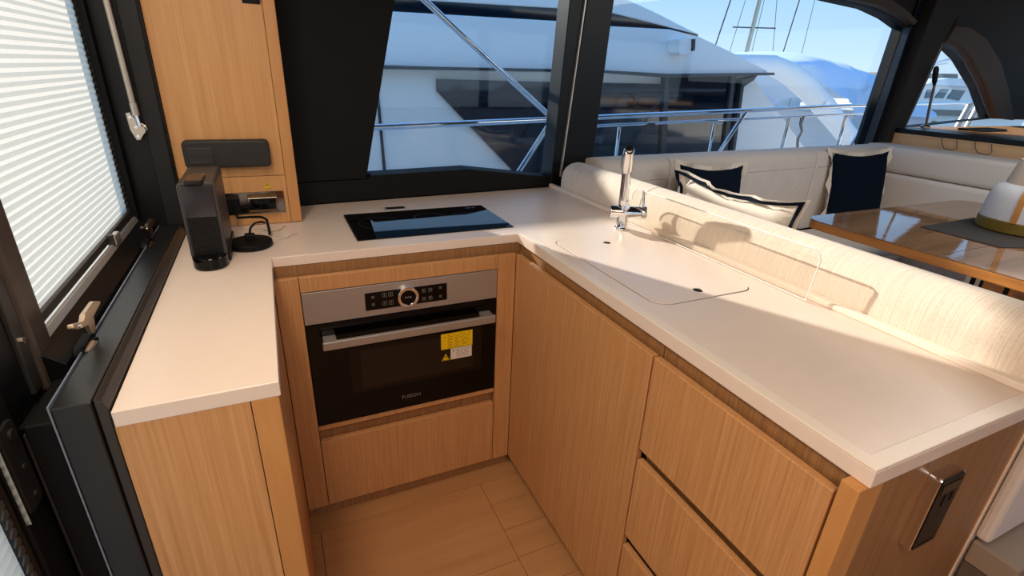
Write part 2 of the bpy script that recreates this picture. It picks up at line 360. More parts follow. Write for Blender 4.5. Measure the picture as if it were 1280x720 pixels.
obj('header', box(-1.13, -.9665, YN, W(-1), .97, CEIL), BLACK, wl)
obj('outer_wall', box(-1.15, -1.08, YN + .03, W(-1), FZ, -.02), BLACKM, wl)
aw = struct(obj('window_6', box(-1.125, -1.088, -.505, .335, -.02, .040), BLACKM, bevel=.004), 'top-hinged aft window with gas strut and latches')
obj('sash_rail', prism(Vn(), [(-1.088, -.01), (-1.047, -.01), (-1.050, .022), (-1.084, .050), (-1.088, .05)], 'y', -.505, .33), BLACK, aw, bevel=.002)
obj('sash_stile', box(-1.125, -1.078, -.512, -.448, -.02, .97), plain('brown_black_stile', (66, 55, 46), .4), aw, bevel=.008)
obj('sash_stile', box(-1.125, -1.078, .300, .334, .05, .97), BLACKM, aw)
obj('glass_pane', box(-1.122, -1.118, -.45, .31, .04, .97), PANE, aw)
st = obj('gas_strut', tube(Vn(), [(-1.035, .305, .80), (-1.027, .303, .372)], .0085, 12), plain('warm_strut_tube', (196, 178, 158), .28, .9), aw, smooth=True)
obj('strut_collar', tube(Vn(), [(-1.0268, .303, .372), (-1.0262, .303, .340)], .0105, 12), BRASSY, st, smooth=True)
obj('strut_rod', tube(Vn(), [(-1.0262, .303, .345), (-1.022, .303, .305)], .005, 10), CHROME, st, smooth=True)
bk = obj('strut_bracket', prism(Vn(), [(-1.052, .345), (-1.040, .347), (-1.026, .322), (-1.010, .312), (-1.008, .300), (-1.020, .288), (-1.030, .273), (-1.040, .272), (-1.050, .30)], 'y', .318, .328), BRASSY, aw, bevel=.0015)
obj('ball_joint', tube(Vn(), [(-1.020, .320, .302), (-1.020, .296, .302)], .010, 14), BRASSY, bk, smooth=False)
for px, pz in ((-1.043, .335), (-1.034, .284), (-1.034, .308)):
    obj('screw', tube(Vn(), [(px, .319, pz), (px, .315, pz)], .004, 10), CHROME, bk)
def latch(y0, sc, lm):
    b = obj('window_latch', prism(Vn(), rrect(y0 - .045, y0 + .03, -.006, .030, .014), 'x', -1.052, -1.034), BLACKM, aw, bevel=.003)
    obj('lever_hub', tube(Vn(), [(-1.036, y0 - .002, .012), (-1.026, y0 - .002, .012)], .016, 16), BLACKM, b)
    lv = [(.056, .057), (.088, .044), (.086, .038), (.027, .034), (.018, .008), (.0, .006), (-.010, .030), (-.066, .049), (-.088, .062), (-.084, .069), (-.029, .049), (-.013, .058)]
    obj('latch_lever', prism(Vn(), [(y0 + a * sc, .030 + c * sc) for a, c in lv], 'x', -1.036, -1.027), lm, b, bevel=.002)
    obj('screw', tube(Vn(), [(-1.025, y0 - .068 * sc, .030 + .056 * sc), (-1.0225, y0 - .068 * sc, .030 + .056 * sc)], .003, 8), CHROME, b)
    obj('curved_catch', tube(Vn(), [(-1.034, y0 - .04, .018), (-1.030, y0 - .01, .022), (-1.030, y0 + .012, .012)], .006, 8), lm, b, smooth=True)
latch(-.43, .85, plain('warm_cast_lever', (200, 176, 150), .32, .7)); latch(.165, .8, plain('dark_cast_lever', (96, 80, 66), .3, .7))  # far lever is the same metal in a darker colour

br = obj('catch_bar', prism(Vn(), [(-1.089, .047), (-1.0795, .049), (-1.0845, .062), (-1.091, .062)], 'y', -.50, .325), SILVER, aw, bevel=.001)
# blind on the window
bl = thing('pleated_blind', 'cream pleated blind pulled down over the upper left window', 'blind', (-1.10, -.08, .064))
bm = Vn(); prev = None; z = .082; k = 0; zs = []
while z < .965:
    xx = -1.1008 if k % 2 else -1.0978
    a = bm.verts.new((xx, -.455, z)); b = bm.verts.new((xx, .300 + (0.000 if k % 2 else -.009), z))
    if prev: bm.faces.new((prev[0], prev[1], b, a))
    prev = (a, b); z += .0076; k += 1
obj('pleated_cloth', bm, BLINDM, bl)
bm = Vn(); z = .082; k = 0
while z < .96:                                # dark toothed fringe at the far edge
    bx(bm, -1.112, -1.110, .288, .320, z, z + .0145)
    prism(bm, [(.300, z), (.2925, z + .0038), (.300, z + .0076), (.31, z + .0038)], 'x', -1.0985, -1.094) ; z += .0152
o = obj('toothed_edge', bm, BLIND_E, bl); o['kind'] = 'stuff'
obj('bottom_rail', box(-1.113, -1.090, -.455, .318, .066, .083), plain('dark_brown_rail', (52, 44, 38), .5), bl, bevel=.002)
g = obj('pull_tab', box(-1.0915, -1.0775, .035, .085, .058, .081), SILVER, bl, bevel=.003)
obj('tab_grip', box(-1.094, -1.080, .028, .040, .060, .086), BROWNT, g, bevel=.002)
# sliding door beside the window
dr = struct(obj('door_1', box(-1.13, -1.085, -.690, -.625, FZ + .02, .97), BLACKM, bevel=.003), 'black-framed aft sliding door with its own pleated blind')
obj('door_stile', box(-1.14, -1.09, -.70, -.51, FZ + .01, .97), BLACK, dr, bevel=.003)
obj('cover_strip', box(-1.092, -1.084, -.545, -.515, -.004, .97), plain('dark_strip', (40, 36, 33), .45), dr, bevel=.002)
obj('door_rail', box(-1.13, -1.085, -1.62, -.69, FZ + .02, FZ + .10), BLACK, dr, bevel=.003)
obj('door_stile', box(-1.13, -1.085, -1.68, -1.60, FZ + .02, .97), BLACK, dr, bevel=.003)
obj('glass_pane', box(-1.125, -1.121, -1.61, -.69, FZ + .1, .97), PANE, dr)
lp = obj('lock_plate', prism(Vn(), rrect(-.683, -.636, -.125, .02, .012), 'x', -1.086, -1.080), CHAR, dr, bevel=.002)
obj('thumb_turn', tube(Vn(), [(-1.081, -.655, .0), (-1.076, -.655, .0)], .009, 14), CHAR, lp)
for zz in (-.055, -.105): obj('screw', tube(Vn(), [(-1.081, -.655, zz), (-1.0785, -.655, zz)], .004, 10), BROWNT, lp)
obj('metal_edge', box(-1.0858, -1.080, -.6915, -.6885, -.13, .03), BRASSY, lp)
obj('striker_plate', box(-1.0835, -1.0815, -.596, -.576, -.168, -.118), BRASSY, dr, bevel=.001)
obj('screw', tube(Vn(), [(-1.085, -.527, .083), (-1.0815, -.527, .083)], .006, 12), BRASSY, dr)
db = thing('pleated_blind', 'cream pleated blind on the aft door at the lower left edge', 'blind', (-1.10, -1.14, -.83))
bm = Vn(); prev = None; z = FZ + .105; k = 0
while z < .96:
    xx = -1.103 if k % 2 else -1.098
    a = bm.verts.new((xx, -1.6, z)); b = bm.verts.new((xx, -.706 - (0 if k % 2 else .010), z))
    if prev: bm.faces.new((prev[0], prev[1], b, a))
    prev = (a, b); z += .0085; k += 1
obj('pleated_cloth', bm, BLINDM, db)
bm = Vn(); z = FZ + .105
while z < .95:
    prism(bm, [(-.706, z), (-.7165, z + .0085), (-.706, z + .017), (-.692, z + .0085)], 'x', -1.0960, -1.0935); z += .017
o = obj('toothed_edge', bm, BLIND_E, db); o['kind'] = 'stuff'
struct(obj('trim_7', box(-1.15, -1.05, -3.38, -1.68, FZ, CEIL), OAK_COL), 'oak-clad aft bulkhead behind the viewer')

# =====================================================================
# GALLEY WORKTOP
# =====================================================================
XL, XA, YE1, YE2, BK = -.739, -.970, -.642, -1.170, .455
bm = Vn()
pts = [(XA, YE1), (XL, YE1), (XL, 0), (0, 0), (0, YE2), (BK + .022, YE2), (BK + .022, W(BK) - .003), (XA - 0, W(XA) - .003)]
prism(bm, pts, 'z', -.030, -.0018)
wt = thing('worktop', 'cream U-shaped solid-surface galley worktop with mitred front edge', 'worktop', (-.2, .2, -.03))
slab = obj('worktop_slab', bm, CREAM, wt)
lidp = rrect(.0722, .3858, -.6228, -.0972, .043, 8)
lidp = [(x - (.06 * max(0, (y + .36)) / .26 * 0), y) for x, y in lidp]
slab.location = -Vector((0, 0, 0))
def cutw(bm):
    m4 = bm; bmesh.ops.recalc_face_normals(m4, faces=m4.faces)
    me = bpy.data.meshes.new('tmp'); m4.transform(Matrix.Translation(-ORI[slab.name])); m4.to_mesh(me); m4.free()
    c = bpy.data.objects.new('tmp', me); C.objects.link(c); c.parent = wt
    m = slab.modifiers.new('b', 'BOOLEAN'); m.operation = 'DIFFERENCE'; m.object = c; m.solver = 'EXACT'
    bpy.context.view_layer.update(); dg = bpy.context.evaluated_depsgraph_get()
    n = bpy.data.meshes.new_from_object(slab.evaluated_get(dg)); slab.modifiers.clear(); slab.data = n; bpy.data.objects.remove(c)
cutw(prism(Vn(), lidp, 'z', -.018, .05))
obj('sink_gap_shadow', prism(Vn(), lidp, 'z', -.0179, -.0174), GAPM, wt)
hobp = [(-.499, .078), (.020, .078), (.020, .388), (-.499, .388)]
cutw(prism(Vn(), [(-.4995, .0775), (.0205, .0775), (.0205, .3885), (-.4995, .3885)], 'z', -.014, .05))
if not slab.data.materials: slab.data.materials.append(CREAM)
finish(slab, .0016, False)
# marine lip round the sink run
bm = Vn()
prism(bm, [(.0, -.012), (.0, YE2), (BK, YE2), (BK, YE2 + .026), (.026, YE2 + .026), (.024, -.06)], 'z', -.002, .0032)
obj('raised_lip', bm, CREAM_LIP, wt, bevel=.0016)
obj('upstand', box(BK, BK + .022, YE2, W(BK) - .003, -.002, .014), CREAM_LIP, wt, bevel=.004)
# rear apron line where the sill meets
# sink lid
ld = obj('sink_cover', prism(Vn(), rrect(.0745, .3835, -.6205, -.0995, .0405, 8), 'z', -.0172, -.0004), CREAM)
tag(ld, 'cream cover plate closing the sink, with two finger holes', 'sink cover')
cut(ld, [prism(Vn(), [(.233 + .013 * math.cos(a * PI / 8), yy + .013 * math.sin(a * PI / 8)) for a in range(16)], 'z', -.012, .02) for yy in (-.173, -.577)])
if not ld.data.materials: ld.data.materials.append(CREAM)
finish(ld, .0008, False)
obj('gap_shade', prism(Vn(), rrect(.0724, .3856, -.6226, -.0974, .0425, 8), 'z', -.0170, -.0030), BLACKM, ld)  # black slab put in the gap round the cover to stand for its shade
for yy in (-.173, -.577):
    obj('hole_shade', prism(Vn(), [(.233 + .0128 * math.cos(a * PI / 8), yy + .0128 * math.sin(a * PI / 8)) for a in range(16)], 'z', -.0119, -.0024), BLACKM, ld)  # black plug in each hole, shade put in as colour
# hob
hb = tag(obj('hob', box(-.499, .020, .078, .388, -.0138, .0016), HOB, bevel=.0012), 'black glass hob let into the worktop under the side window', 'hob')
HR = plain('hob_print', (70, 68, 66), .3)
for cx, cy, r in ((-.40, .25, .07), (-.22, .27, .055), (-.09, .22, .075)):
    bm = Vn(); n = 40
    for k in range(n):
        a, b = 2 * PI * k / n, 2 * PI * (k + .6) / n
        p = [(cx + r * math.cos(a), cy + r * math.sin(a)), (cx + r * math.cos(b), cy + r * math.sin(b)), (cx + (r - .0012) * math.cos(b), cy + (r - .0012) * math.sin(b)), (cx + (r - .0012) * math.cos(a), cy + (r - .0012) * math.sin(a))]
        prism(bm, p, 'z', .0016, .00175)
    obj('cooking_zone', bm, HR, hb)
obj('control_marks', prism(prism(Vn(), rrect(-.055, -.035, .352, .362, .003), 'z', .0016, .0018), rrect(-.03, -.02, .352, .362, .003), 'z', .0016, .0018), plain('control_blue', (70, 84, 110), .3), hb)
vt = tag(obj('pop_up_socket', prism(Vn(), rrect(-.35, -.268, .402, .446, .006), 'z', -.0018, .003), SILVER, bevel=.001), 'small flat chrome plate in the worktop behind the hob', 'socket')
obj('cover_flap', box(-.344, -.274, .408, .440, .003, .0045), CHROME, vt, bevel=.0008)
# tap
tp = thing('tap', 'chrome mixer tap at the far corner of the sink cover', 'tap', (.376, -.05, 0))
obj('base', lathe(Vn(), [(.026, -.0016), (.026, .004), (.021, .007), (.020, .05), (.020, .085)], (.376, -.05, 0), 32), CHROME, tp, smooth=True, bevel=.001)
bd = obj('mixer_body', tube(Vn(), [(.336, -.028, .058), (.430, -.078, .058)], .0205, 32), CHROME, tp, smooth=True, bevel=.002)
obj('end_cap', tube(Vn(), [(.430, -.078, .058), (.444, -.0855, .058)], .0225, 32), plain('satin_chrome', (225, 222, 218), .25, 1), bd, smooth=True, bevel=.002)
obj('lever', tube(Vn(), [(.436, -.08, .075), (.436, -.072, .110), (.436, -.066, .132)], [.005, .0045, .0035], 12), CHROME, bd, smooth=True)
obj('riser', tube(Vn(), [(.374, -.048, .075), (.372, -.048, .10), (.369, -.050, .20)], [.0175, .0165, .0150], 28), CHROME, tp, smooth=True)
obj('collar', tube(Vn(), [(.3745, -.048, .092), (.374, -.048, .100)], .0185, 28), CHROME, tp, smooth=True)
sp = obj('spout', tube(Vn(), [(.369, -.048, .192), (.367, -.050, .205), (.362, -.056, .225), (.354, -.066, .248), (.345, -.080, .270), (.343, -.083, .273)], [.015, .019, .0205, .0195, .0175, .014], 28), CHROME, tp, smooth=True)
obj('nozzle', tube(Vn(), [(.343, -.083, .272), (.341, -.086, .276)], .011, 20), CHROME, sp)
# acrylic splash guard
ag = thing('splash_guard', 'clear acrylic splash guard standing between tap and upholstered backrest', 'splash guard', (.437, -.38, .0))
P = [(-.725, .0012), (.0, .0012), (-.004, .02)] + [(-.010 - .0 * k, .09 + .01 * k) for k in range(2)] + [(-.02, .122), (-.035, .130), (-.712, .130), (-.727, .122), (-.733, .108)]
obj('acrylic_sheet', prism(Vn(), P, 'x', .434, .440), ACRYL, ag)
bm = Vn(); n = len(P)
tube(bm, [(.437, y, z) for y, z in P[3:] + [P[0]]], .0022, 6)
obj('polished_edge', bm, ACR_E, ag)
obj('polished_edge', tube(Vn(), [(.437, P[0][0], P[0][1] + .001), (.437, P[1][0], P[1][1] + .001)], .0018, 6), ACR_E, ag)

# =====================================================================
# CABINETS
# =====================================================================
FR, FX, FX2, ZT, ZB = -.031, -.018, -.745, -.058, -.885
KY = -.010
# oven housing cabinet
oc = thing('oven_cabinet', 'oak base cabinet that houses the oven under the hob', 'cabinet', (-.38, .1, FZ))
bm = Vn()
for c_ in ((FX2, -.6795, -.002, .30, FZ + .05, -.031), (-.0825, .0085, -.002, .30, FZ + .05, -.031), (-.679, -.083, -.002, .30, -.094, -.031), (-.679, -.083, -.002, .30, FZ + .05, -.5615), (-.679, -.083, .285, .30, -.56, -.095)): bx(bm, *c_)
obj('carcass', bm, OAK_DK, oc)
obj('filler', box(FX2 + .002, -.6805, FR, -.013, ZB, ZT), OAK, oc, bevel=.0012)
obj('filler', box(-.0815, FX - .0005, FR, -.013, ZB, ZT), OAK, oc, bevel=.0012)
obj('top_panel', box(-.6790, -.0830, FR, -.013, -.1025, ZT), OAK, oc, bevel=.0012)
obj('shelf_edge', box(-.679, -.084, FR + .001, -.008, -.578, -.5605), OAK, oc, bevel=.0015)
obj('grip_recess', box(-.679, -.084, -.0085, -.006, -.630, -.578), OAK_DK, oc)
dw = obj('drawer', box(-.6785, -.0845, FR, -.010, ZB, -.6225), OAK, oc, bevel=.0018)
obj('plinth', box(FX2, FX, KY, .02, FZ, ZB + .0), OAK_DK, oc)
# oven
ov = thing('oven', 'built-in black glass oven with steel control panel and bar handle', 'oven', (-.3815, .15, -.5595))
x0, x1 = -.6785, -.0845
obj('body', box(x0 + .01, x1 - .01, -.012, .28, -.556, -.106), BLACKM, ov)
cp = obj('control_panel', box(x0, x1, FR - .002, -.012, -.2040, -.1045), STEEL, ov, bevel=.0012)
obj('display', box(-.507, -.2555, FR - .0032, FR - .001, -.184, -.1275), DKGLOSS, cp)
def ring(cx, cz, r0, r1, y0, y1, n=40):
    bm = Vn(); 
    rr = [[(cx + r * math.cos(2 * PI * k / n), y, cz + r * math.sin(2 * PI * k / n)) for k in range(n)] for r, y in ((r0, y0), (r0, y1), (r1, y1), (r1, y0))]
    return loft(bm, rr + [rr[0]], caps=False)
kn = obj('control_knob', tube(Vn(), [(-.381, FR - .003, -.1535), (-.381, FR - .014, -.1535)], .0235, 36), DKGLOSS, cp)
obj('knob_ring', ring(-.381, -.1535, .0235, .0325, FR - .002, FR - .017), CHROME, cp, bevel=.0015, smooth=False)
text('auto', .012, GREYINK, cp, facing_near(-.381, FR - .0142, -.152), 'knob_print', .0002)
bm = Vn()
for cx, cz, s in ((-.484, -.143, .004), (-.484, -.166, .004), (-.450, -.140, .0065), (-.431, -.140, .0065), (-.450, -.167, .0065), (-.431, -.167, .0065), (-.330, -.143, .0055), (-.309, -.143, .0055), (-.330, -.170, .0055), (-.309, -.170, .0055), (-.277, -.140, .004), (-.277, -.170, .004)):
    for a, b, c, d in ((cx - s, cx + s, cz + s - .001, cz + s), (cx - s, cx + s, cz - s, cz - s + .001), (cx - s, cx - s + .001, cz - s, cz + s), (cx + s - .001, cx + s, cz - s, cz + s), (cx - .001, cx + .001, cz - s * .5, cz + s * .5)):
        bx(bm, a, b, FR - .0036, FR - .0030, c, d)
o = obj('touch_symbols', bm, GREYINK, cp); o['kind'] = 'stuff'
dg_ = obj('oven_door', box(x0, x1, FR - .002, -.012, -.5588, -.2065), DKGLOSS, ov, bevel=.0015)
obj('door_window', box(-.566, -.135, FR - .0026, FR - .0018, -.462, -.302), plain('brown_tinted_glass', (26, 18, 12), .15, spec=.25), dg_)
obj('inner_window', box(-.535, -.165, FR - .0030, FR - .0025, -.448, -.318), plain('oven_cavity_glass', (40, 30, 22), .2, spec=.25), dg_)
hd = obj('door_handle', box(-.640, -.106, FR - .052, FR - .040, -.270, -.243), STEEL, dg_, bevel=.003)
obj('handle_post', box(-.636, -.600, FR - .042, FR - .002, -.259, -.246), STEEL, hd, bevel=.001)
obj('handle_post', box(-.146, -.110, FR - .042, FR - .002, -.259, -.246), STEEL, hd, bevel=.001)
text('FUSION', .0185, plain('silver_grey_lettering', (120, 112, 104), .4), dg_, facing_near(-.383, FR - .0026, -.5165), 'lettering', .0003)
yl = obj('yellow_sticker', box(-.278, -.169, FR - .0036, FR - .003, -.3640, -.3065), YEL, dg_)
wls = obj('white_sticker', box(-.2455, -.1715, FR - .0036, FR - .003, -.4065, -.3655), LBLW, dg_)
bm = Vn(); random.seed(3)
for i in range(9):
    z = -.3125 - i * .0058; a = -.255
    while a < -.178:
        l = random.uniform(.006, .02); bx(bm, a, min(a + l, -.176), FR - .0038, FR - .0036, z - .0016, z); a += l + random.uniform(.002, .012)
bx(bm, -.268, -.264, FR - .0038, FR - .0036, -.321, -.3165)
obj('printed_lines', bm, plain('olive_ink', (130, 100, 10), .6), yl)
bm = Vn()
for i in range(6):
    z = -.3705 - i * .0056; a = -.226
    while a < -.182:
        l = random.uniform(.006, .015); bx(bm, a, min(a + l, -.18), FR - .0038, FR - .0036, z - .0015, z); a += l + .003
bx(bm, -.238, -.233, FR - .0038, FR - .0036, -.377, -.372)
obj('printed_lines', bm, plain('grey_ink', (120, 112, 105), .6), wls)
def warn(px, y, pz, s, parent):
    t = obj('warning_sticker', prism(Vn(), [(px - s, pz - s * .8), (px + s, pz - s * .8), (px, pz + s)], 'y', y - .0006, y), YEL, parent)
    obj('sticker_border', prism(prism(prism(Vn(), [(px - s * .8, pz - s * .62), (px - s * .8, pz - s * .72), (px + s * .8, pz - s * .72), (px + s * .8, pz - s * .62)], 'y', y - .0009, y - .0006), [(px - s * .82, pz - s * .7), (px - s * .7, pz - s * .7), (px + .0, pz + s * .66), (px, pz + s * .84)], 'y', y - .0009, y - .0006), [(px + s * .82, pz - s * .7), (px + s * .7, pz - s * .7), (px, pz + s * .66), (px, pz + s * .84)], 'y', y - .0009, y - .0006), INK, t)
    obj('bolt_symbol', prism(Vn(), [(px - .05 * s, pz + s * .4), (px + s * .2, pz + s * .4), (px + .05 * s, pz), (px + s * .25, pz), (px - s * .12, pz - s * .5), (px - 0 * s, pz - s * .1), (px - s * .2, pz - s * .1)], 'y', y - .0009, y - .0006), INK, t)
warn(-.2625, FR - .003, -.395, .014, dg_)

# left base cabinet
lc = thing('left_cabinet', 'oak base cabinet under the left arm of the worktop', 'cabinet', (-.86, -.3, FZ))
obj('carcass', box(-.962, FX2 - .004, YE1 + .03, .0, FZ, -.031), OAK_DK, lc)
obj('end_panel', box(-.9715, -.7868, YE1 + .002, YE1 + .022, FZ, -.0305), OAK_H, lc, bevel=.0012)
obj('corner_post', box(-.7855, -.7425, YE1 + .001, YE1 + .045, FZ, -.0305), OAK_SOLID, lc, bevel=.002)
obj('inner_panel', box(-.757, FX2, YE1 + .046, FR - .001, ZB, ZT + .0), OAK, lc, bevel=.001)
obj('top_rail', box(-.757, FX2 - .006, YE1 + .046, FR, ZT, -.0305), OAK_DK, lc)
obj('plinth', box(-.757, FX2 - .006, YE1 + .046, FR, FZ, ZB - .002), OAK_DK, lc)

# sink run: two-door cabinet then drawer cabinet
sc_ = thing('sink_cabinet', 'oak base cabinet with two tall plain doors under the sink cover', 'cabinet', (.2, -.36, FZ))
obj('carcass', box(.0145, .445, -.728, -.004, FZ + .04, -.0305), GAPM, sc_)
obj('top_rail', box(.009, .014, -.728, -.004, -.075, -.0305), OAK_DK, sc_)
obj('door', box(FX, -.001, -.4095, FR - .0015, ZB, ZT), OAK, sc_, bevel=.0016)
obj('door', box(FX, -.001, -.7250, -.4112, ZB, ZT), OAK, sc_, bevel=.0016)
obj('plinth', box(.012, .03, -.728, -.02, FZ, ZB + .03), OAK_DK, sc_)
dc = thing('drawer_cabinet', 'oak cabinet with three deep drawers at the near end of the sink run', 'cabinet', (.2, -.94, FZ))
obj('carcass', box(.0165, .445, -1.138, -.731, FZ + .04, -.0305), GAPM, dc)
obj('top_rail', box(.009, .016, -1.138, -.731, -.075, -.0305), OAK_DK, dc)
for z0, z1 in ((-.3005, ZT), (-.571, -.332), (ZB, -.604)):
    obj('drawer_front', box(FX, -.001, -1.1365, -.7305, z0, z1), OAK, dc, bevel=.0018)
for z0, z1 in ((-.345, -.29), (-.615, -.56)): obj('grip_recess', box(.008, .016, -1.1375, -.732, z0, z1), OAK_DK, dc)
obj('plinth', box(.02, .04, -1.138, -.731, FZ, ZB + .03), OAK_DK, dc)
ep = thing('end_panel', 'oak end panel with solid corner post closing the near end of the sink run', 'panel', (.22, -1.155, FZ))
obj('corner_post', box(FX, .0385, -1.168, -1.1405, FZ, -.0305), OAK_SOLID, ep, bevel=.002)
obj('panel', box(.0400, .455, -1.166, -1.146, FZ, -.0305), OAK_DK, ep, bevel=.0012)
obj('edge_strip', box(.456, .480, -1.162, -1.142, FZ, -.0305), OAK_SOLID, ep, bevel=.001)
lv = thing('lift_socket', 'black glossy socket unit in a chrome frame on the oak end panel', 'socket', (.204, -1.168, -.21))
fb = Matrix.Identity(4)
obj('chrome_frame', prism(Vn(), rrect(.169, .236, -.208, -.058, .005, 3), 'y', -1.1845, -1.1662), CHROME, lv, bevel=.0012)
obj('black_face', prism(Vn(), rrect(.172, .233, -.205, -.061, .003, 3), 'y', -1.1862, -1.1846), plain('charcoal_gloss', (14, 16, 20), .35, spec=.15), lv)
obj('upper_inset', box(.178, .227, -1.1869, -1.1863, -.088, -.070), DKGLOSS, lv)
obj('slot', box(.196, .1985, -1.1870, -1.1863, -.118, -.094), BLACKM, lv); obj('slot', box(.216, .2185, -1.1870, -1.1863, -.112, -.094), BLACKM, lv)
obj('slot', box(.180, .226, -1.1868, -1.1863, -.199, -.1975), BLACKM, lv)

lv.location.z -= .006
# tall column cupboard on the worktop
tc_ = thing('tall_cupboard', 'tall oak cupboard standing on the worktop in the left corner', 'cupboard', (-.80, .45, 0))
obj('carcass', box(-.9655, -.650, YF + .02, W(-.96) - .004, 0.0, CEIL - .005), OAK_DK, tc_)
obj('upper_door', box(-.9655, -.6725, YF, YF + .019, .1560, .6455), OAK_COL, tc_, bevel=.001)
obj('lower_panel', box(-.9655, -.6725, YF, YF + .019, 0.0, .1545), OAK_COL, tc_, bevel=.001)
obj('top_door', box(-.9655, -.6725, YF, YF + .019, .6475, CEIL - .005), OAK_COL, tc_, bevel=.001)
obj('side_post', box(-.6715, -.638, YF - .001, W(-.64) - .004, 0.0, CEIL - .005), OAK_SOLID, tc_, bevel=.002)
obj('door_catch', box(-.722, -.676, YF - .002, YF + .001, .6375, .66), BLACKM, tc_)
# black box with embossed lettering
bb = thing('storage_holder', 'charcoal soft-cornered box fixed to the oak cupboard door', 'box', (-.82, YF - .02, .19))
obj('housing', prism(Vn(), rrect(-.937, -.706, .189, .270, .014), 'y', YF - .034, YF - .0005), plain('charcoal_box', (44, 41, 39), .45, spec=.3), bb, bevel=.007, seg=4)
lf = obj('lid_flap', prism(Vn(), rrect(-.925, -.860, .202, .250, .007), 'y', YF - .0365, YF - .033), plain('charcoal_flap', (50, 47, 44), .45, spec=.3), bb, bevel=.002)
text('FUSION', .0175, plain('dark_embossing', (12, 11, 10), .5), lf, facing_near(-.8915, YF - .0368, .224), 'lettering', .0003)
warnp = thing('warning_sign', 'small yellow triangular high-voltage sticker above the socket strip', 'sticker', (-.728, YF - .001, .112))
warn(-.728, YF - .0002, .124, .0115, warnp)
# socket strip
ss = thing('socket_strip', 'chrome double socket strip on the lower cupboard panel', 'socket', (-.77, YF - .01, .03))
SCHR = plain('dark_chrome', (120, 112, 104), .12, 1)
obj('back_plate', box(-.905, -.684, YF - .004, YF - .0003, .036, .106), SCHR, ss, bevel=.001)
hs = obj('socket_housing', prism(Vn(), [(YF - .004, .040), (YF - .004, .102), (YF - .026, .092), (YF - .026, .052)], 'x', -.790, -.704), SCHR, ss, bevel=.0015)
obj('socket_face', box(-.784, -.710, YF - .0285, YF - .0262, .054, .090), DKGLOSS, hs, bevel=.001)
for cx in (-.766, -.728): 
    s_ = obj('socket_well', ring(cx, .072, .0125, .0150, YF - .0288, YF - .0305), BLACKM, hs)
obj('plug', box(-.850, -.815, YF - .030, YF - .004, .045, .095), BLACKM, ss, bevel=.003)
obj('chrome_band', box(-.868, -.858, YF - .014, YF - .004, .038, .104), SCHR, ss, bevel=.001)

# coffee machine
cm = thing('coffee_machine', 'slim charcoal capsule coffee machine beside the blind', 'coffee machine', (-.880, .08, 0), 0, local=False)
x0, x1, yf, yb, h = -.920, -.838, -.020, .205, .214
body = prism(Vn(), rrect(x0, x1, 0.022, h, .010, 4), 'y', yf, yb)
obj('casing', body, plain('dark_grey_casing', (60, 56, 53), .4, spec=.4), cm, bevel=.003)
obj('front_cover', box(x0 + .007, x1 - .007, yf - .004, yf + .002, .128, h - .006), plain('gloss_dark_front', (46, 46, 50), .12), cm, bevel=.002)
gr = obj('mesh_front', box(x0 + .007, x1 - .007, yf - .002, yf + .002, .030, .1275), BLACKM, cm)
bm = Vn()
for i in range(11): bx(bm, x0 + .009 + i * .0064, x0 + .0105 + i * .0064, yf - .0034, yf - .002, .032, .126)
for i in range(15): bx(bm, x0 + .008, x1 - .008, yf - .0036, yf - .002, .034 + i * .0064, .0352 + i * .0064)
obj('grid', bm, CHAR, gr)
lev = obj('lever', prism(Vn(), [(x0 + .018, yf + .068), (x0 + .058, yf + .072), (x0 + .056, yf - .004), (x0 + .020, yf - .004)], 'z', h, h + .007), plain('bronze_lever', (74, 54, 38), .25, .3), cm, bevel=.002)
obj('lever_lip', prism(Vn(), [(x0 + .016, yf + .002), (x0 + .020, yf - .012), (x0 + .036, yf - .017), (x0 + .054, yf - .012), (x0 + .060, yf + .002)], 'z', h - .003, h + .006), CHAR, lev, bevel=.0015)
cxm = (x0 + x1) / 2
cup = []
for k in range(17):
    a = PI + PI * k / 16; cup.append((cxm + .0395 * math.cos(a), yf + .002 + .042 * math.sin(a)))
cup += [(x1 - .001, yf + .05), (x0 + .001, yf + .05)]
tr = obj('drip_tray', prism(Vn(), cup, 'z', 0.0, .031), DKGLOSS, cm, bevel=.003)
bm = Vn()
for i in range(10):
    a = x0 + .010 + i * .0066; d = (1 - ((a + .002 - cxm) / .041) ** 2) ** .5 * .036
    bx(bm, a, a + .0032, yf - d, yf - .004, .031, .0332)
obj('drip_grille', bm, BLACKM, tr)
obj('base_skirt', box(x0 + .001, x1 + .003, yf + .03, yb + .01, 0, .023), CHAR, cm, bevel=.003)
bm = Vn(); tube(bm, [(x0 + .024, yf + .105, h), (x0 + .04, yf + .112, h), (x0 + .056, yf + .105, h)], .0012, 6)
obj('cup_mark', bm, plain('copper_mark', (150, 96, 60), .4, .5), cm)
# kettle base with cable
kb = thing('appliance_base', 'round black corded power base on the worktop beside the coffee machine', 'appliance base', (-.790, .120, 0))
obj('disc', lathe(Vn(), [(.055, 0), (.058, .004), (.058, .014), (.054, .0175), (.02, .018)], (-.790, .120, 0), 40), BLACKM, kb, smooth=False, bevel=.001)
obj('connector', box(-.803, -.777, .117, .141, .016, .034), BLACKM, kb, bevel=.003)
obj('cable', tube(Vn(), [(-.790, .131, .030), (-.785, .138, .048), (-.772, .150, .058), (-.757, .165, .057), (-.747, .178, .050)], .0032, 8), BLACKM, kb, smooth=True)
cb = obj('mains_cable', tube(Vn(), [(-.835, .330, .062), (-.825, .290, .050), (-.822, .27, .046), (-.790, .262, .048), (-.755, .245, .050), (-.742, .225, .046), (-.739, .206, .022), (-.739, .200, .005)], .0040, 8), BLACKM, smooth=True)
tag(cb, 'black mains cable arching over the worktop behind the round power base', 'cable')
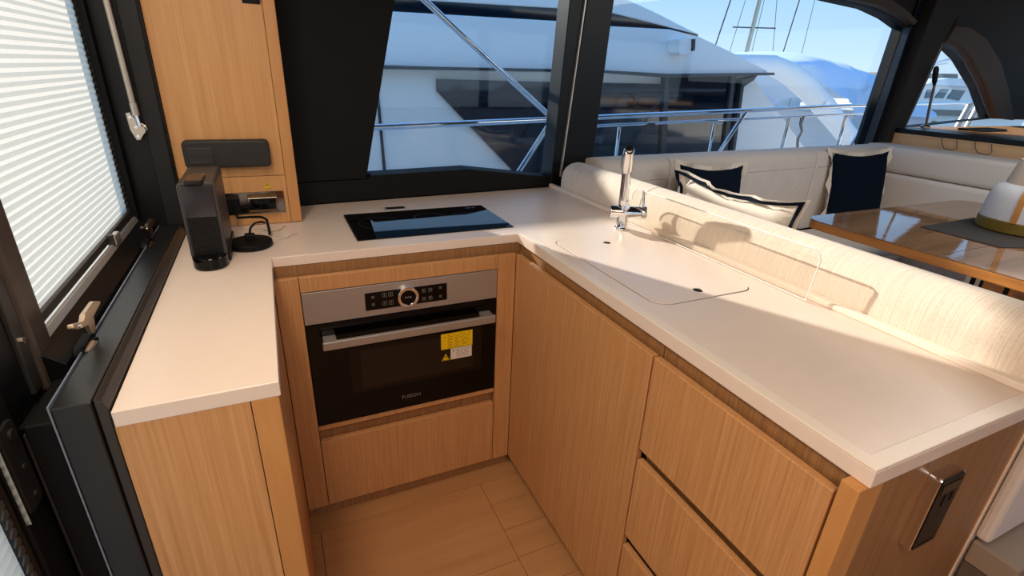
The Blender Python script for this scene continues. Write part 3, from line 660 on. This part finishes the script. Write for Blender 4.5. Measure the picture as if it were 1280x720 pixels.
wi = tag(obj('loose_wire', tube(Vn(), [(-.755, .262, .0015), (-.725, .245, .0015), (-.705, .262, .0015), (-.698, .285, .003), (-.690, .292, .0015)], .0010, 6), BRASSY), 'thin bare wire lying on the worktop right of the cable', 'wire')
wi2 = tag(obj('loose_wire', tube(Vn(), [(-.745, .165, .0015), (-.715, .160, .0015), (-.69, .17, .0015), (-.672, .195, .003), (-.660, .200, .0015)], .0010, 6), SILVER), 'thin pale wire with a hooked end nearest the front edge', 'wire')

# =====================================================================
# DINETTE
# =====================================================================
bo = thing('bolster_backrest', 'long beige linen upholstered backrest roll behind the sink run', 'sofa back', (.56, -.3, -.80))
prof = [(.4785, -.03), (.4785, .014), (.4795, .055), (.486, .088), (.500, .108), (.522, .121), (.552, .126), (.585, .121), (.612, .106), (.628, .082), (.634, .04), (.634, -.50), (.4785, -.50)]
prof = [(x, z - .0035) for x, z in prof]
bm = Vn(); rings = []
for y, s in ((W(.55) - .07, .90), (W(.55) - .078, .97), (W(.55) - .09, 1.0), (-.2, 1.0), (-.7, 1.0), (-1.148, 1.0), (-1.160, .985), (-1.164, .95)):
    rings.append([(.556 + (x - .556) * s, y, -.04 + (z + .04) * s) for x, z in prof])
loft(bm, rings)
obj('upholstery', bm, LINEN, bo, bevel=0, smooth=False)
o = bo.children[0]
for p in o.data.polygons: p.use_smooth = True
mo = o.modifiers.new('s', 'EDGE_SPLIT'); mo.split_angle = math.radians(50)
obj('seam', tube(Vn(), [(x - .0004, -.0, z) for x, z in [(.4785, .0105), (.4795, .0515), (.486, .0845), (.500, .1045), (.522, .1175), (.552, .1225), (.585, .1175), (.612, .1025)]], .0012, 6), LINEN, bo)
obj('base_board', box(.49, .66, -1.155, W(.55) - .1, -.80, -.505), TAUPE, bo)
pe = obj('side_upholstery', box(.482, 1.20, -1.19, -1.166, -.335, -.03), SOFA, bo, bevel=.008)
# step under the dinette
struct(obj('trim_8', box(.47, 6.1, -1.25, W(.5) , -.84, -.50 - .3), TAUPE), 'raised taupe platform under the dinette')
obj_ = tag(obj('step_box', box(.485, 1.6, -1.245, -1.168, -.40, -.345), TAUPE, bevel=.004), 'taupe plinth step below the pale upholstery at the lower right edge', 'step')
obj('kick_board', box(.485, 1.6, -1.225, -1.17, -.84, -.401), plain('dark_taupe_board', (96, 84, 74), .6), obj_)

# L-shaped sofa
sf = thing('corner_sofa', 'pale linen corner sofa running under the long side window', 'sofa', (2.0, .3, -.80))
def back_block(x0, x1, name='back_cushion'):
    bm = Vn(); rings = []
    pr = [(-.012, -.345), (-.165, -.345), (-.175, -.05), (-.175, .07), (-.168, .105), (-.148, .126), (-.11, .134), (-.05, .134), (-.012, .126)]
    L = [(x0 + .002, .0, .975), (x0 + .006, 0, .993), (x0 + .02, 0, 1), ((x0 + x1) / 2, 0, 1), (x1 - .02, 0, 1), (x1 - .006, 0, .993), (x1 - .002, 0, .975)]
    for x, _, s in L: rings.append([(x, W(x) + o_ * (1 if o_ > -.1 else s), -.1 + (z + .1) * s) for o_, z in pr])
    loft(bm, rings); q = obj(name, bm, SOFA, sf)
    for p in q.data.polygons: p.use_smooth = True
    e = q.modifiers.new('s', 'EDGE_SPLIT'); e.split_angle = math.radians(50)
    return q
for a, b in ((.645, 1.05), (1.05, 2.205), (2.205, 2.955)):
    q = back_block(a, b)
    obj('stitch_line', tube(Vn(), [(a + .02, W(a) - .1755, .035), (b - .02, W(b) - .1755, .035)], .0012, 5), plain('stitching', (150, 136, 122), .8), q)
def fwd(z0, z1, xo, name):
    bm = Vn(); x = 2.905 + xo; r = .028
    pts = rrect(x, 3.16, z0, z1, r, 4)
    prism(bm, [(p[0], p[1]) for p in pts], 'y', -1.1, W(2.9) - .19)
    q = obj(name, bm, SOFA, sf)
    for p in q.data.polygons: p.use_smooth = True
    e = q.modifiers.new('s', 'EDGE_SPLIT'); e.split_angle = math.radians(50)
fwd(-.02, .137, .0, 'back_roll'); fwd(-.345, -.024, -.02, 'back_cushion')
obj('corner_pad', box(2.957, 3.16, W(3) - .188, W(3) - .012, -.30, .137), SOFA, sf, bevel=.02, seg=4)
SEATZ = -.34
obj('seat_cushion', box(.64, 1.55, W(1) - .62, W(1) - .14, SEATZ - .13, SEATZ), SOFA, sf, bevel=.02, seg=3)
obj('seat_cushion', box(1.555, 2.36, W(1) - .62, W(1.5) - .14, SEATZ - .13, SEATZ), SOFA, sf, bevel=.02, seg=3)
obj('seat_cushion', box(2.365, 2.88, -1.1, W(2.4) - .18, SEATZ - .13, SEATZ), SOFA, sf, bevel=.02, seg=3)
obj('seat_cushion', box(.64, 1.12, -1.12, W(1) - .625, SEATZ - .13, SEATZ), SOFA, sf, bevel=.02, seg=3)
obj('seat_base', box(.66, 2.86, W(1) - .60, W(1) - .20, -.80, SEATZ - .13), IVORY, sf)
obj('seat_base', box(2.39, 2.86, -1.1, W(1) - .60, -.80, SEATZ - .13), IVORY, sf)
obj('seat_base', box(.66, 1.08, -1.1, W(1) - .60, -.80, SEATZ - .13), IVORY, sf)
# table
tb = thing('dinette_table', 'varnished wooden dinette table reflecting the sky', 'table', (1.95, -.53, -.80))
top = rrect(1.342, 2.56, -1.12, -.027, .078, 8)
obj('table_top', prism(Vn(), top, 'z', -.0435, -.040), TEAKX, tb)
obj('table_edge', prism(Vn(), [(1.951 + (x - 1.951) * 1.002, -.5735 + (y + .5735) * 1.002) for x, y in top], 'z', -.078, -.0436), TEAK_EDGE, tb, bevel=.004)
obj('leaf_joint', box(1.37, 2.53, -.551, -.549, -.0399, -.0396), GAPM, tb)
pedest = obj('pedestal', box(1.455, 1.565, -.745, -.655, -.80, -.078), TEAK_EDGE, tb, bevel=.006)
obj('pedestal_slot', box(1.452, 1.455, -.73, -.717, -.75, -.09), BLACKM, pedest)
cl_ = obj('metal_column', box(1.49, 1.55, -.65, -.59, -.80, -.078), SILVER, tb, bevel=.003)
obj('dark_stripe', box(1.4875, 1.49, -.622, -.608, -.80, -.078), BLACKM, cl_); obj('dark_stripe', box(1.4875, 1.49, -.646, -.636, -.80, -.078), BLACKM, cl_)
mt = tag(obj('placemat', prism(Vn(), [(1.694, -.300), (2.12, -.283), (2.28, -.418), (2.26, -.615), (1.818, -.629), (1.683, -.577)], 'z', -.0394, -.0365), MATM, bevel=.0008), 'dark brown angular placemat under the table lamp', 'placemat')
# lamp
lx, ly, lz, kk = 2.07, -.475, -.0365, .93
ll = thing('table_lamp', 'portable frosted lantern lamp with olive base and tan strap', 'lamp', (lx, ly, lz))
def KP(pr): return [(r * kk, z * kk) for r, z in pr]
obj('lamp_base', lathe(Vn(), KP([(.150, 0), (.160, .004), (.160, .048), (.157, .052)]), (lx, ly, lz), 40), OLIVE, ll, smooth=False, bevel=.002)
obj('frosted_shade', lathe(Vn(), KP([(.157, .052), (.155, .10), (.150, .145), (.143, .170), (.130, .188), (.112, .199)]), (lx, ly, lz), 40), FROST, ll, smooth=True)
obj('neck_cone', lathe(Vn(), KP([(.110, .199), (.110, .205), (.098, .275), (.092, .300), (.086, .302)]), (lx, ly, lz), 32), plain('matt_beige_cone', (206, 190, 172), .7), ll, smooth=True)
bm = Vn(); q = KP([(-.1585, .05), (-.1585, .10), (-.1535, .148), (-.147, .174), (-.132, .20), (-.120, .25), (-.108, .32), (-.08, .39), (-.03, .425), (.03, .425), (.08, .39), (.108, .32), (.120, .25), (.132, .20), (.147, .174), (.1535, .148), (.1585, .10), (.1585, .05)])
dx, dy = -.99, -.14; nx, ny = .14, -.99
rg = []
for r_, z_ in q:
    for_ = []
    for s_, t_ in ((-.010, 0), (.010, 0), (.010, .004), (-.010, .004)):
        rr = r_ * (1 + t_ / .12); for_.append((lx + dx * rr + nx * s_, ly + dy * rr + ny * s_, lz + z_ + (t_ if abs(r_) < .08 else 0)))
    rg.append(for_)
loft(bm, rg); obj('carry_strap', bm, TAN, ll, bevel=.0008)

# pillows
def cushion(name, label, w, h, t, loc, rx, rz, face, back, fl, seed, ry=0, group=None, eo=.004):
    """square scatter cushion: puffed body, flat flange wavy at the rim"""
    random.seed(seed)
    r = thing(name, label, 'cushion', loc, rz, local=True, group=group); r.rotation_euler = (rx, ry, rz)
    N = 14
    def surf(sgn):
        bm = Vn(); g = []
        for i in range(N + 1):
            row = []
            for j in range(N + 1):
                u, v = 2 * i / N - 1, 2 * j / N - 1
                puff = ((1 - u * u) * (1 - v * v)) ** .42
                pin = 1 - .13 * (1 - u * u) * (abs(v) ** 3); pin2 = 1 - .13 * (1 - v * v) * (abs(u) ** 3)
                row.append(bm.verts.new((u * w / 2 * pin2, -sgn * puff * t / 2, (v * pin + 1) * h / 2)))
            g.append(row)
        for i in range(N):
            for j in range(N): bm.faces.new((g[i][j], g[i + 1][j], g[i + 1][j + 1], g[i][j + 1]))
        return bm
    a = obj('front_cloth', surf(1), face, r, smooth=True); b = obj('back_cloth', surf(-1), back, r, smooth=True)
    # flange: a wavy border ribbon
    def flange(f0, f1, off, mat, nm):
        bm = Vn(); n = 64; ring0, ring1, ring2, ring3 = [], [], [], []
        for k in range(n):
            s = 4 * k / n; side = int(s); f = s - side; u = 2 * f - 1
            base = [(u, -1), (1, u), (-u, 1), (-1, -u)][side]
            px, pz = base; m = 1 - .13 * (1 - u * u)
            if side in (0, 2): pz *= m
            else: px *= m
            d = Vector((px, pz)); 
            wv = .014 * math.sin(k * .9 + seed) + .008 * math.sin(k * 2.1 + seed * 2)
            for rg_, ff, oo in ((ring0, f0, 0), (ring1, f1, .0015), (ring2, f1, -.0015), (ring3, f0, 0)):
                e = ff if ff else 0
                x = px * (w / 2 + e); z = pz * (h / 2 + e) + h / 2
                rg_.append((x, wv * (e / fl) + off + oo, z))
        loft(bm, [ring0, ring1, ring2, ring3], caps=False)
        return obj(nm, bm, mat, r, smooth=True)
    flange(-.004, fl, 0, IVORY, 'flange'); flange(fl * .35, fl * .9, eo, NAVY, 'navy_edge'); 
    return r
cushion('scatter_cushion', 'navy cushion with ivory flange leaning on the sofa back behind the tap', .43, .44, .13, (1.20, .355, SEATZ + .018), math.radians(-8), 0.03, NAVY, NAVY, .022, 2, ry=.06)
cushion('scatter_cushion', 'ivory-backed cushion with dark edge lying against the bolster roll', .50, .475, .12, (.742, -.21, SEATZ + .018), math.radians(5), math.radians(-92), IVORY, IVORY, .024, 5, eo=-.016)
cushion('scatter_cushion', 'navy cushion with ivory flange in the corner beside the table', .46, .45, .14, (2.54, W(2.5) - .285, SEATZ + .018), math.radians(-9), -.12, NAVY, IVORY, .024, 9)

# dash / forward ledge
ds = thing('dash_cabinet', 'oak-faced cabinet with black-edged ledge forward of the sofa', 'cabinet', (4.2, -.3, -.80))
obj('wood_face', box(3.17, 5.6, -1.6, W(3.2) - .001, -.80, .205), wood('oak_dash', (214, 176, 132), (198, 154, 106), (3, 3, 160), lines=.4), ds)
obj('ledge_top', box(3.19, 5.6, -1.6, W(3.2) - .001, .225, .232), OAK_COL, ds)
obj('black_edge', box(3.165, 3.36, -1.6, W(3.2) - .001, .205, .2345), BLACK, ds, bevel=.003)
sm = thing('stalk', 'slim grey stalk with a dark oval head standing on the ledge by the triangular window', 'stalk', (3.44, W(3.44) - .09, .236))
yy = W(3.44) - .10
obj('foot', lathe(Vn(), [(.030, 0), (.030, .012), (.014, .022)], (3.455, yy, .235), 16), BRASSY, sm)
obj('rod', tube(Vn(), [(3.455, yy, .25), (3.42, yy, .40), (3.395, yy, .53)], .008, 10), plain('grey_rod', (140, 130, 122), .4, .5), sm, smooth=True)
obj('head', tube(Vn(), [(3.396, yy, .51), (3.385, yy, .535), (3.36, yy, .60), (3.352, yy, .618), (3.350, yy, .624)], [.008, .015, .017, .013, .005], 14), CHAR, sm, smooth=True)
tag(obj('flat_holder', box(3.62, 4.0, .50, .62, .2325, .246), BLACK, bevel=.005), 'flat black pad lying on the wooden ledge below the triangular window', 'pad')
for i, (a, b, lb) in enumerate(((.40, .47, 'thin dark wire hanging in a loop on the pale dash face, left one'), (.22, .29, 'thin dark wire hanging in a loop on the pale dash face, right one'))):
    tag(obj('hanging_wire', tube(Vn(), [(3.160, b, .225), (3.155, b - .02, .17), (3.155, b - .04, .145), (3.155, a - .02, .138), (3.155, a - .04, .155), (3.160, a - .02, .20)], .002, 6), BROWNT), lb, 'wire')

# glow material that no object uses; no ceiling lamps are modelled
GLOW = bpy.data.materials.new('spare_glow'); GLOW.use_nodes = True
GLOW.node_tree.nodes['Principled BSDF'].inputs['Emission Color'].default_value = (1, .85, .65, 1); GLOW.node_tree.nodes['Principled BSDF'].inputs['Emission Strength'].default_value = 3

# =====================================================================
# OUTSIDE
# =====================================================================
rl = thing('guard_rail', 'polished stainless guard rail with stanchions along the side deck', 'railing', (2.0, W(2) + .75, -.35))
def rp(x, z, off=.75): return (x, W(x) + off, z)
obj('top_rail', tube(Vn(), [rp(-3, .10), rp(-.193, .196), rp(.879, .228), rp(1.177, .238), rp(4.246, .334), rp(4.937, .345), rp(6.13, .366)], .0165, 14), CHROME, rl, smooth=True)
obj('middle_rail', tube(Vn(), [rp(.9, .178), rp(1.202, .186), rp(4.224, .262), rp(4.6, .27)], .010, 12), CHROME, rl, smooth=True)
obj('raked_stay', tube(Vn(), [rp(-.6, 1.5), rp(.085, .80), rp(.879, .235)], .0155, 14), CHROME, rl, smooth=True)
obj('raked_stay', tube(Vn(), [rp(.879, .225), rp(.671, -.064), rp(.47, -.35)], .0155, 14), CHROME, rl, smooth=True)
for a, b in (((1.405, .178), (1.405, -.35)), ((2.286, .20), (2.28, -.35)), ((3.133, .228), (3.125, -.35)), ((3.90, .25), (3.90, -.35))):
    obj('stanchion', tube(Vn(), [rp(*a), rp(*b)], .0115, 12), CHROME, rl, smooth=True)
obj('twisted_stanchion', tube(Vn(), [rp(3.303, .24), rp(3.30, .18), rp(3.34, .12), rp(3.31, .06), rp(3.345, -.04), rp(3.34, -.35)], [.018, .014, .010, .012, .011, .011], 10), BRASSY, rl, smooth=True)
obj('stay', tube(Vn(), [rp(2.599, .27), rp(2.379, -.046), rp(2.17, -.35)], .015, 12), CHROME, rl, smooth=True)
obj('stay', tube(Vn(), [rp(4.293, .30), rp(4.083, -.045), rp(3.9, -.35)], .015, 12), CHROME, rl, smooth=True)
obj('rail_clamp', tube(Vn(), [rp(.84, .215), rp(.92, .235)], .022, 12), GREYD, rl)
obj('rail_clamp', tube(Vn(), [rp(1.64, .182), rp(1.70, .184)], .020, 12), GREYD, rl)
obj('rail_clamp', tube(Vn(), [rp(2.31, .204), rp(2.37, .206)], .015, 12), CHROME, rl)
for a, b in (((6.05, .36), (5.95, .12)), ((6.25, .36), (6.15, .10))): obj('rail_end', tube(Vn(), [rp(*a), rp(*b), rp(b[0] - .1, -.35)], .03, 10), SILVER, rl, smooth=True)
sd = struct(obj('deck', sprism(Vn(), [(-3, -.42), (9, -.42), (9, -.352), (-3, -.352)], .13, .95), WHITE2), 'white side deck outside the windows')
obj('topsides', sprism(Vn(), [(-3, -1.98), (9, -1.98), (9, -.42), (-3, -.42)], .90, .95), WHITE2, sd)

# neighbouring motor yacht
my = thing('motor_yacht', 'large white motor yacht moored alongside with smoked windows', 'yacht', (1, 3.6, -1.9))
Y0 = 3.0
up = [(-5, .493), (-5, .86), (.25, .885), (1.86, .92), (2.288, .912), (3.036, .93), (3.43, .885), (4.02, .735), (4.5, .598), (4.5, .56), (3.07, .505), (1.9, .49), (.2, .493)]
obj('roof_fascia', prism(Vn(), up, 'y', Y0 + .05, Y0 + 2.6), WHITE, my, bevel=.01)
obj('rubbing_line', prism(Vn(), [(-5, .455), (.2, .468), (2.25, .508), (3.07, .49), (4.54, .560), (4.54, .585), (3.07, .525), (2.2, .533), (.2, .492), (-5, .492)], 'y', Y0 - .01, Y0 + .10), GREYD, my)
obj('upper_window_band', prism(Vn(), [(-5, .86), (.25, .885), (1.86, .92), (2.288, .912), (3.43, .885), (3.43, .905), (2.272, 1.034), (1.85, 1.02), (.3, .975), (-5, .95)], 'y', Y0 + .08, Y0 + 2.5), DKWIN, my)
obj('flybridge', prism(Vn(), [(-5, .95), (.3, .975), (1.85, 1.02), (2.272, 1.03), (3.43, .905), (2.844, 1.063), (2.5, 1.145), (1.9, 1.30), (1.2, 1.38), (-5, 1.405)], 'y', Y0 + .06, Y0 + 2.5), WHITE, my, bevel=.01)  # unseen upper edge at left is set high to shade the worktop
obj('sun_block', prism(Vn(), [(-.45, 1.36), (.05, 2.5), (1.0, 2.6), (1.5, 2.3), (1.9, 1.28), (1.2, 1.34)], 'y', Y0 + .5, Y0 + 2.3), WHITE, my, bevel=.02)  # unseen block added to keep the sun off the dinette
obj('hull_side', prism(Vn(), [(-5, -1.9), (5.6, -1.9), (5.62, -.34), (4.33, .545), (3.07, .50), (.2, .48), (-5, .46)], 'y', Y0 + .12, Y0 + 2.4), WHITE2, my)
obj('smoked_window', prism(Vn(), [(.655, .306), (.657, .406), (1.95, .412), (2.2, .412), (2.2, -.9), (1.75, -.9), (1.38, -.38)], 'y', Y0 + .08, Y0 + .13), DKWIN, my)
obj('smoked_window', prism(Vn(), [(2.2, .418), (3.04, .428), (3.20, -.9), (2.15, -.9)], 'y', Y0 + .08, Y0 + .13), DKWIN, my)
obj('window_divider', prism(Vn(), [(3.06, .50), (3.11, .50), (3.32, -.9), (3.22, -.9)], 'y', Y0 + .05, Y0 + .13), GREYD, my)
obj('smoked_window', prism(Vn(), [(3.11, .505), (4.09, .537), (4.30, -.9), (3.32, -.9)], 'y', Y0 + .08, Y0 + .13), DKWIN, my)
obj('window_divider', prism(Vn(), [(3.97, .535), (4.02, .537), (4.20, -.9), (4.13, -.9)], 'y', Y0 + .05, Y0 + .13), GREYD, my)
obj('window_divider', prism(Vn(), [(4.12, .5), (4.34, .55), (4.30, .50), (4.17, .43), (4.29, -.9), (4.25, -.9)], 'y', Y0 + .04, Y0 + .13), GREYD, my)
vb = obj('vent_box', prism(Vn(), [(3.036, .835), (3.234, .858), (3.263, .728), (3.08, .700), (3.05, .72)], 'y', Y0 - .10, Y0 + .06), WHITE, my, bevel=.006)
obj('vent_grille', prism(Vn(), [(3.19, .845), (3.237, .85), (3.255, .75), (3.21, .74)], 'y', Y0 - .105, Y0 - .10), DKWIN, vb)
obj('panel_seam', prism(Vn(), [(.14, .44), (.16, .44), (.19, -.5), (.165, -.5)], 'y', Y0 + .105, Y0 + .121), GREYD, my)
# inflatable arch boat behind the yacht
ia = thing('inflatable_boat', 'white inflatable arch curving down to the water beyond the yacht', 'boat', (8.4, 5.2, -1.9))
obj('arch_tube', tube(Vn(), [(5.2, 5, .72), (6.2, 5, .74), (6.8, 5, .74), (7.25, 5, .63), (7.75, 5, .42), (8.35, 5, .10), (9.2, 5, -.40), (10.2, 5, -1.0)], [.12, .13, .15, .17, .18, .18, .17, .15], 20), RUBBER, ia, smooth=True)
obj('tube_patch', tube(Vn(), [(8.1, 4.80, .16), (8.1, 4.82, .16)], .06, 14), WHITE, ia)
# covered boat
bc = thing('covered_boat', 'large boat shrouded in a pale blue cover with faint lettering', 'boat', (12, 8, -1.9))
top_ = [(7.6, .70), (8.3, .86), (9.087, .96), (9.9, 1.055), (10.6, 1.16), (11.2, 1.21), (11.82, 1.242), (12.3, 1.21), (12.8, 1.12), (13.4, .98), (14.4, .60), (15.4, .1)]
def ztop(x):
    for (a, za), (b, zb) in zip(top_, top_[1:]):
        if a <= x <= b: return za + (zb - za) * (x - a) / (b - a)
    return top_[0][1] if x < 7.6 else .1
rings = []; bmc = Vn(); NX, NV = 60, 22; g = []
for i in range(NX + 1):
    x = 7.6 + 7.8 * i / NX; row = []
    for j in range(NV + 1):
        v = j / NV; a = v * PI
        zt = ztop(x); zb = .72 if x < 10.2 else max(-.20, .72 - (x - 10.2) * .46); zt = max(zt, zb + .02)
        y = 9.4 - 2.5 * math.cos(a) ; zz = zb + (zt - zb) * (math.sin(a) ** .62 if 0 < v < 1 else 0)
        fold = .16 * math.sin(x * 3.1 + zz * 4.2) * math.sin(zz * 2 + x) + .16 * math.exp(-((x - 12.0 - (zz - .7) * 1.2) / .12) ** 2) + .18 * math.exp(-((x - 12.45 - (zz - .7) * 1.3) / .12) ** 2) + .06 * math.sin(x * 1.3 - zz * 5)
        row.append(bmc.verts.new((x, y - fold, zz)))
    g.append(row)
for i in range(NX):
    for j in range(NV): bmc.faces.new((g[i][j], g[i + 1][j], g[i + 1][j + 1], g[i][j + 1]))
obj('cover_cloth', bmc, COVER, bc, smooth=True)
text('Pure', .36, plain('pale_teal_print', (84, 140, 172), .8), bc, facing_near(12.95, 6.58, .26), 'lettering', .01)
obj('hull', loft(Vn(), [[(x, y, z) for y, z in ((6.95, -.2), (8.2, -.2), (9.4, -.2), (8.9, -1.95), (7.4, -1.95))] for x in (12.2, 15.2)]), plain('grey_boat_hull', (190, 196, 202), .4), bc)
# masts with rigging
def mast(label, base, top, r, lean, stays, spreader=None):
    t = thing('mast', label, 'mast', (base[0], base[1], base[2]))
    obj('spar', tube(Vn(), [base, top], r, 8), BRASSY if r > .03 else GREYD, t, smooth=True)
    for s in stays: obj('stay', tube(Vn(), [s[0], s[1]], .010, 5), GREYD, t)
    if spreader: obj('spreader', tube(Vn(), spreader, .02, 6), GREYD, t)
mast('tall pale sailing mast with one spreader above the yacht roof', (14.49, 13, -1.97), (15.09, 13, 5.98), .08, 0, [((13.96, 13, 1.36), (14.66, 13, 5.33)), ((16.06, 13, 1.25), (15.09, 13, 5.87)), ((14.99, 13, 1.36), (15.2, 13, 4.9))], [(13.91, 13, 2.13), (15.90, 13, 2.22)])
mast('thin dark leaning whip aerial left of the tall mast', (12.46, 13, -1.97), (13.91, 13, 4.26), .022, 0, [])
mast('slender mast line right of the tall mast', (16.06, 13, -1.97), (17.13, 13, 5.87), .02, 0, [((17.46, 13, -1.1), (17.56, 13, 5.3))])
mast('pair of fine masts beyond the covered boat, near the dark pillar', (21.9, 13.4, -1.95), (25.6, 13.4, 5.1), .028, 0, [((22.9, 13.4, -1), (26.7, 13.4, 5.1))])
# small craft under the arch
def craft(name, label, x, y, L, B, z0, tent=True):
    t = thing(name, label, 'boat', (x, y, z0)); k_ = L / 3.6
    bm = Vn(); rr = []
    for k in range(9):
        u = k / 8; wd = B / 2 * (1 - (2 * u - 1) ** 4 * .55) * (1 if u < .5 else (1 - (u - .5) ** 2 * 2.4)); h = (.50 + .16 * u) * k_
        xx = x - L / 2 + L * u
        rr.append([(xx, y - wd, z0 + h), (xx, y - wd * .7, z0), (xx, y + wd * .7, z0), (xx, y + wd, z0 + h)])
    loft(bm, rr); obj('hull', bm, WHITE, t, bevel=.01)
    z = lambda h: z0 + h * k_
    if tent:
        obj('windscreen', prism(Vn(), [(x - L * .15, z(.50)), (x + L * .16, z(.52)), (x + L * .04, z(.95)), (x - L * .12, z(.95))], 'y', y - B * .33, y + B * .33), DKWIN, t)
        obj('canopy', prism(Vn(), [(x - L * .35, z(1.12)), (x + L * .12, z(1.12)), (x + L * .08, z(1.24)), (x - L * .30, z(1.24))], 'y', y - B * .35, y + B * .35), GREYD, t, bevel=.02)
        for a in (-.32, -.12, .06): obj('canopy_frame', tube(Vn(), [(x + L * a, y - B * .34, z(.5)), (x + L * (a + .03), y - B * .34, z(1.14))], .02 * k_, 6), CHROME, t)
    else:
        obj('console', prism(Vn(), [(x - .3, z(.45)), (x + .2, z(.45)), (x + .35, z(1.2)), (x + .12, z(1.22))], 'y', y - .25, y + .25), WHITE2, t, bevel=.03)
        obj('seat', box(x + .4, x + 1.0, y - .3, y + .3, z(.4), z(.75)), GREYD, t, bevel=.04)
    return t
craft('motor_boat', 'small motor boat with dark canopy seen through the inflatable arch', 50, 39, 7.5, 2.6, -1.97)
craft('motor_boat', 'white sports boat just right of the dark-canopied boat', 50.5, 33.8, 6.5, 2.2, -1.97)
craft('dinghy', 'white dinghy with grey seat moored beyond the railing', 25.6, 17.2, 2.6, 1.3, -1.97, False)
craft('dinghy', 'small white tender nearest the foot of the inflatable arch', 24.2, 14.8, 2.2, 1.2, -1.97, False)
tag(obj('pontoon', box(13.5, 22, 14.2, 16.9, -1.949, -1.7), plain('sandy_pontoon', (222, 204, 182), .9, noise=.05, scale=3), bevel=.03), 'pale sandy pontoon behind the moored yacht', 'pontoon')
# yacht seen through the triangular window
wy = thing('cabin_cruiser', 'white cabin cruiser with three raked windows seen through the triangular window', 'yacht', (20.5, 10, -1.9))
Y = 9.0
obj('cabin', prism(Vn(), [(18.0, -.15), (18.1, .52), (18.5, .60), (20.9, .57), (21.6, .42), (22.4, .05), (23, -.2)], 'y', Y, Y + 3), WHITE, wy, bevel=.02)
obj('hardtop', prism(Vn(), [(18.0, .60), (18.35, .72), (19.2, .81), (20.3, .82), (21.1, .74), (21.5, .62), (20.9, .57), (18.5, .585)], 'y', Y - .25, Y + 3), WHITE, wy, bevel=.02)
obj('canopy_roll', prism(Vn(), [(18.9, .80), (18.9, .93), (20.6, .97), (20.7, .80)], 'y', Y + .3, Y + 2.6), TAUPE, wy, bevel=.04)
for p in ([(18.55, .19), (18.56, .44), (18.95, .47), (18.98, .20)], [(19.10, .21), (19.30, .48), (19.72, .49), (19.56, .20)], [(19.80, .20), (19.98, .475), (20.68, .46), (20.52, .14)]):
    obj('window', prism(Vn(), p, 'y', Y - .03, Y + .02), plain('slate_window', (90, 108, 122), .3), wy)
obj('radar_arch', tube(Vn(), [(19.2, Y + .5, .90), (19.5, Y + .5, 1.28), (20.0, Y + .5, 1.38), (20.7, Y + .5, 1.42)], .035, 8), WHITE, wy, smooth=True)
obj('radar_arch', tube(Vn(), [(19.5, Y + .8, .90), (19.75, Y + .8, 1.2), (20.7, Y + .8, 1.30)], .03, 8), WHITE, wy, smooth=True)
obj('hull', prism(Vn(), [(17.4, -1.9), (24.5, -1.9), (26, -.15), (17.0, -.15)], 'y', Y + .1, Y + 3.2), WHITE2, wy, bevel=.03)
obj('teak_deck_edge', prism(Vn(), [(17.0, -.30), (25.8, -.40), (25.8, -.22), (17.0, -.15)], 'y', Y - .1, Y + .1), TAUPE, wy)
for xx in (18.6, 19.6): obj('porthole', prism(Vn(), rrect(xx, xx + .22, -.62, -.52, .04), 'y', Y + .05, Y + .1), DKWIN, wy)
craft('motor_boat', 'distant white boat right of the cabin cruiser', 60, 27, 9, 3, -1.97)
# water and far quay
struct(obj('ground', box(-40, 120, 1.9, 160, -2.05, -1.95), WATER, loc=(0, 0, -2.0)), 'pale harbour water')
tag(obj('quay', box(20, 118, 75, 80, -2.0, -.6), plain('sandy_quay', (206, 200, 194), .9, noise=.05, scale=3)), 'low pale quay along the horizon', 'quay')

# lift everything so that the floor is at z = 0
for o in list(C.objects):
    if o.parent is None and o.type in {'MESH', 'EMPTY'}: o.location.z += ZO
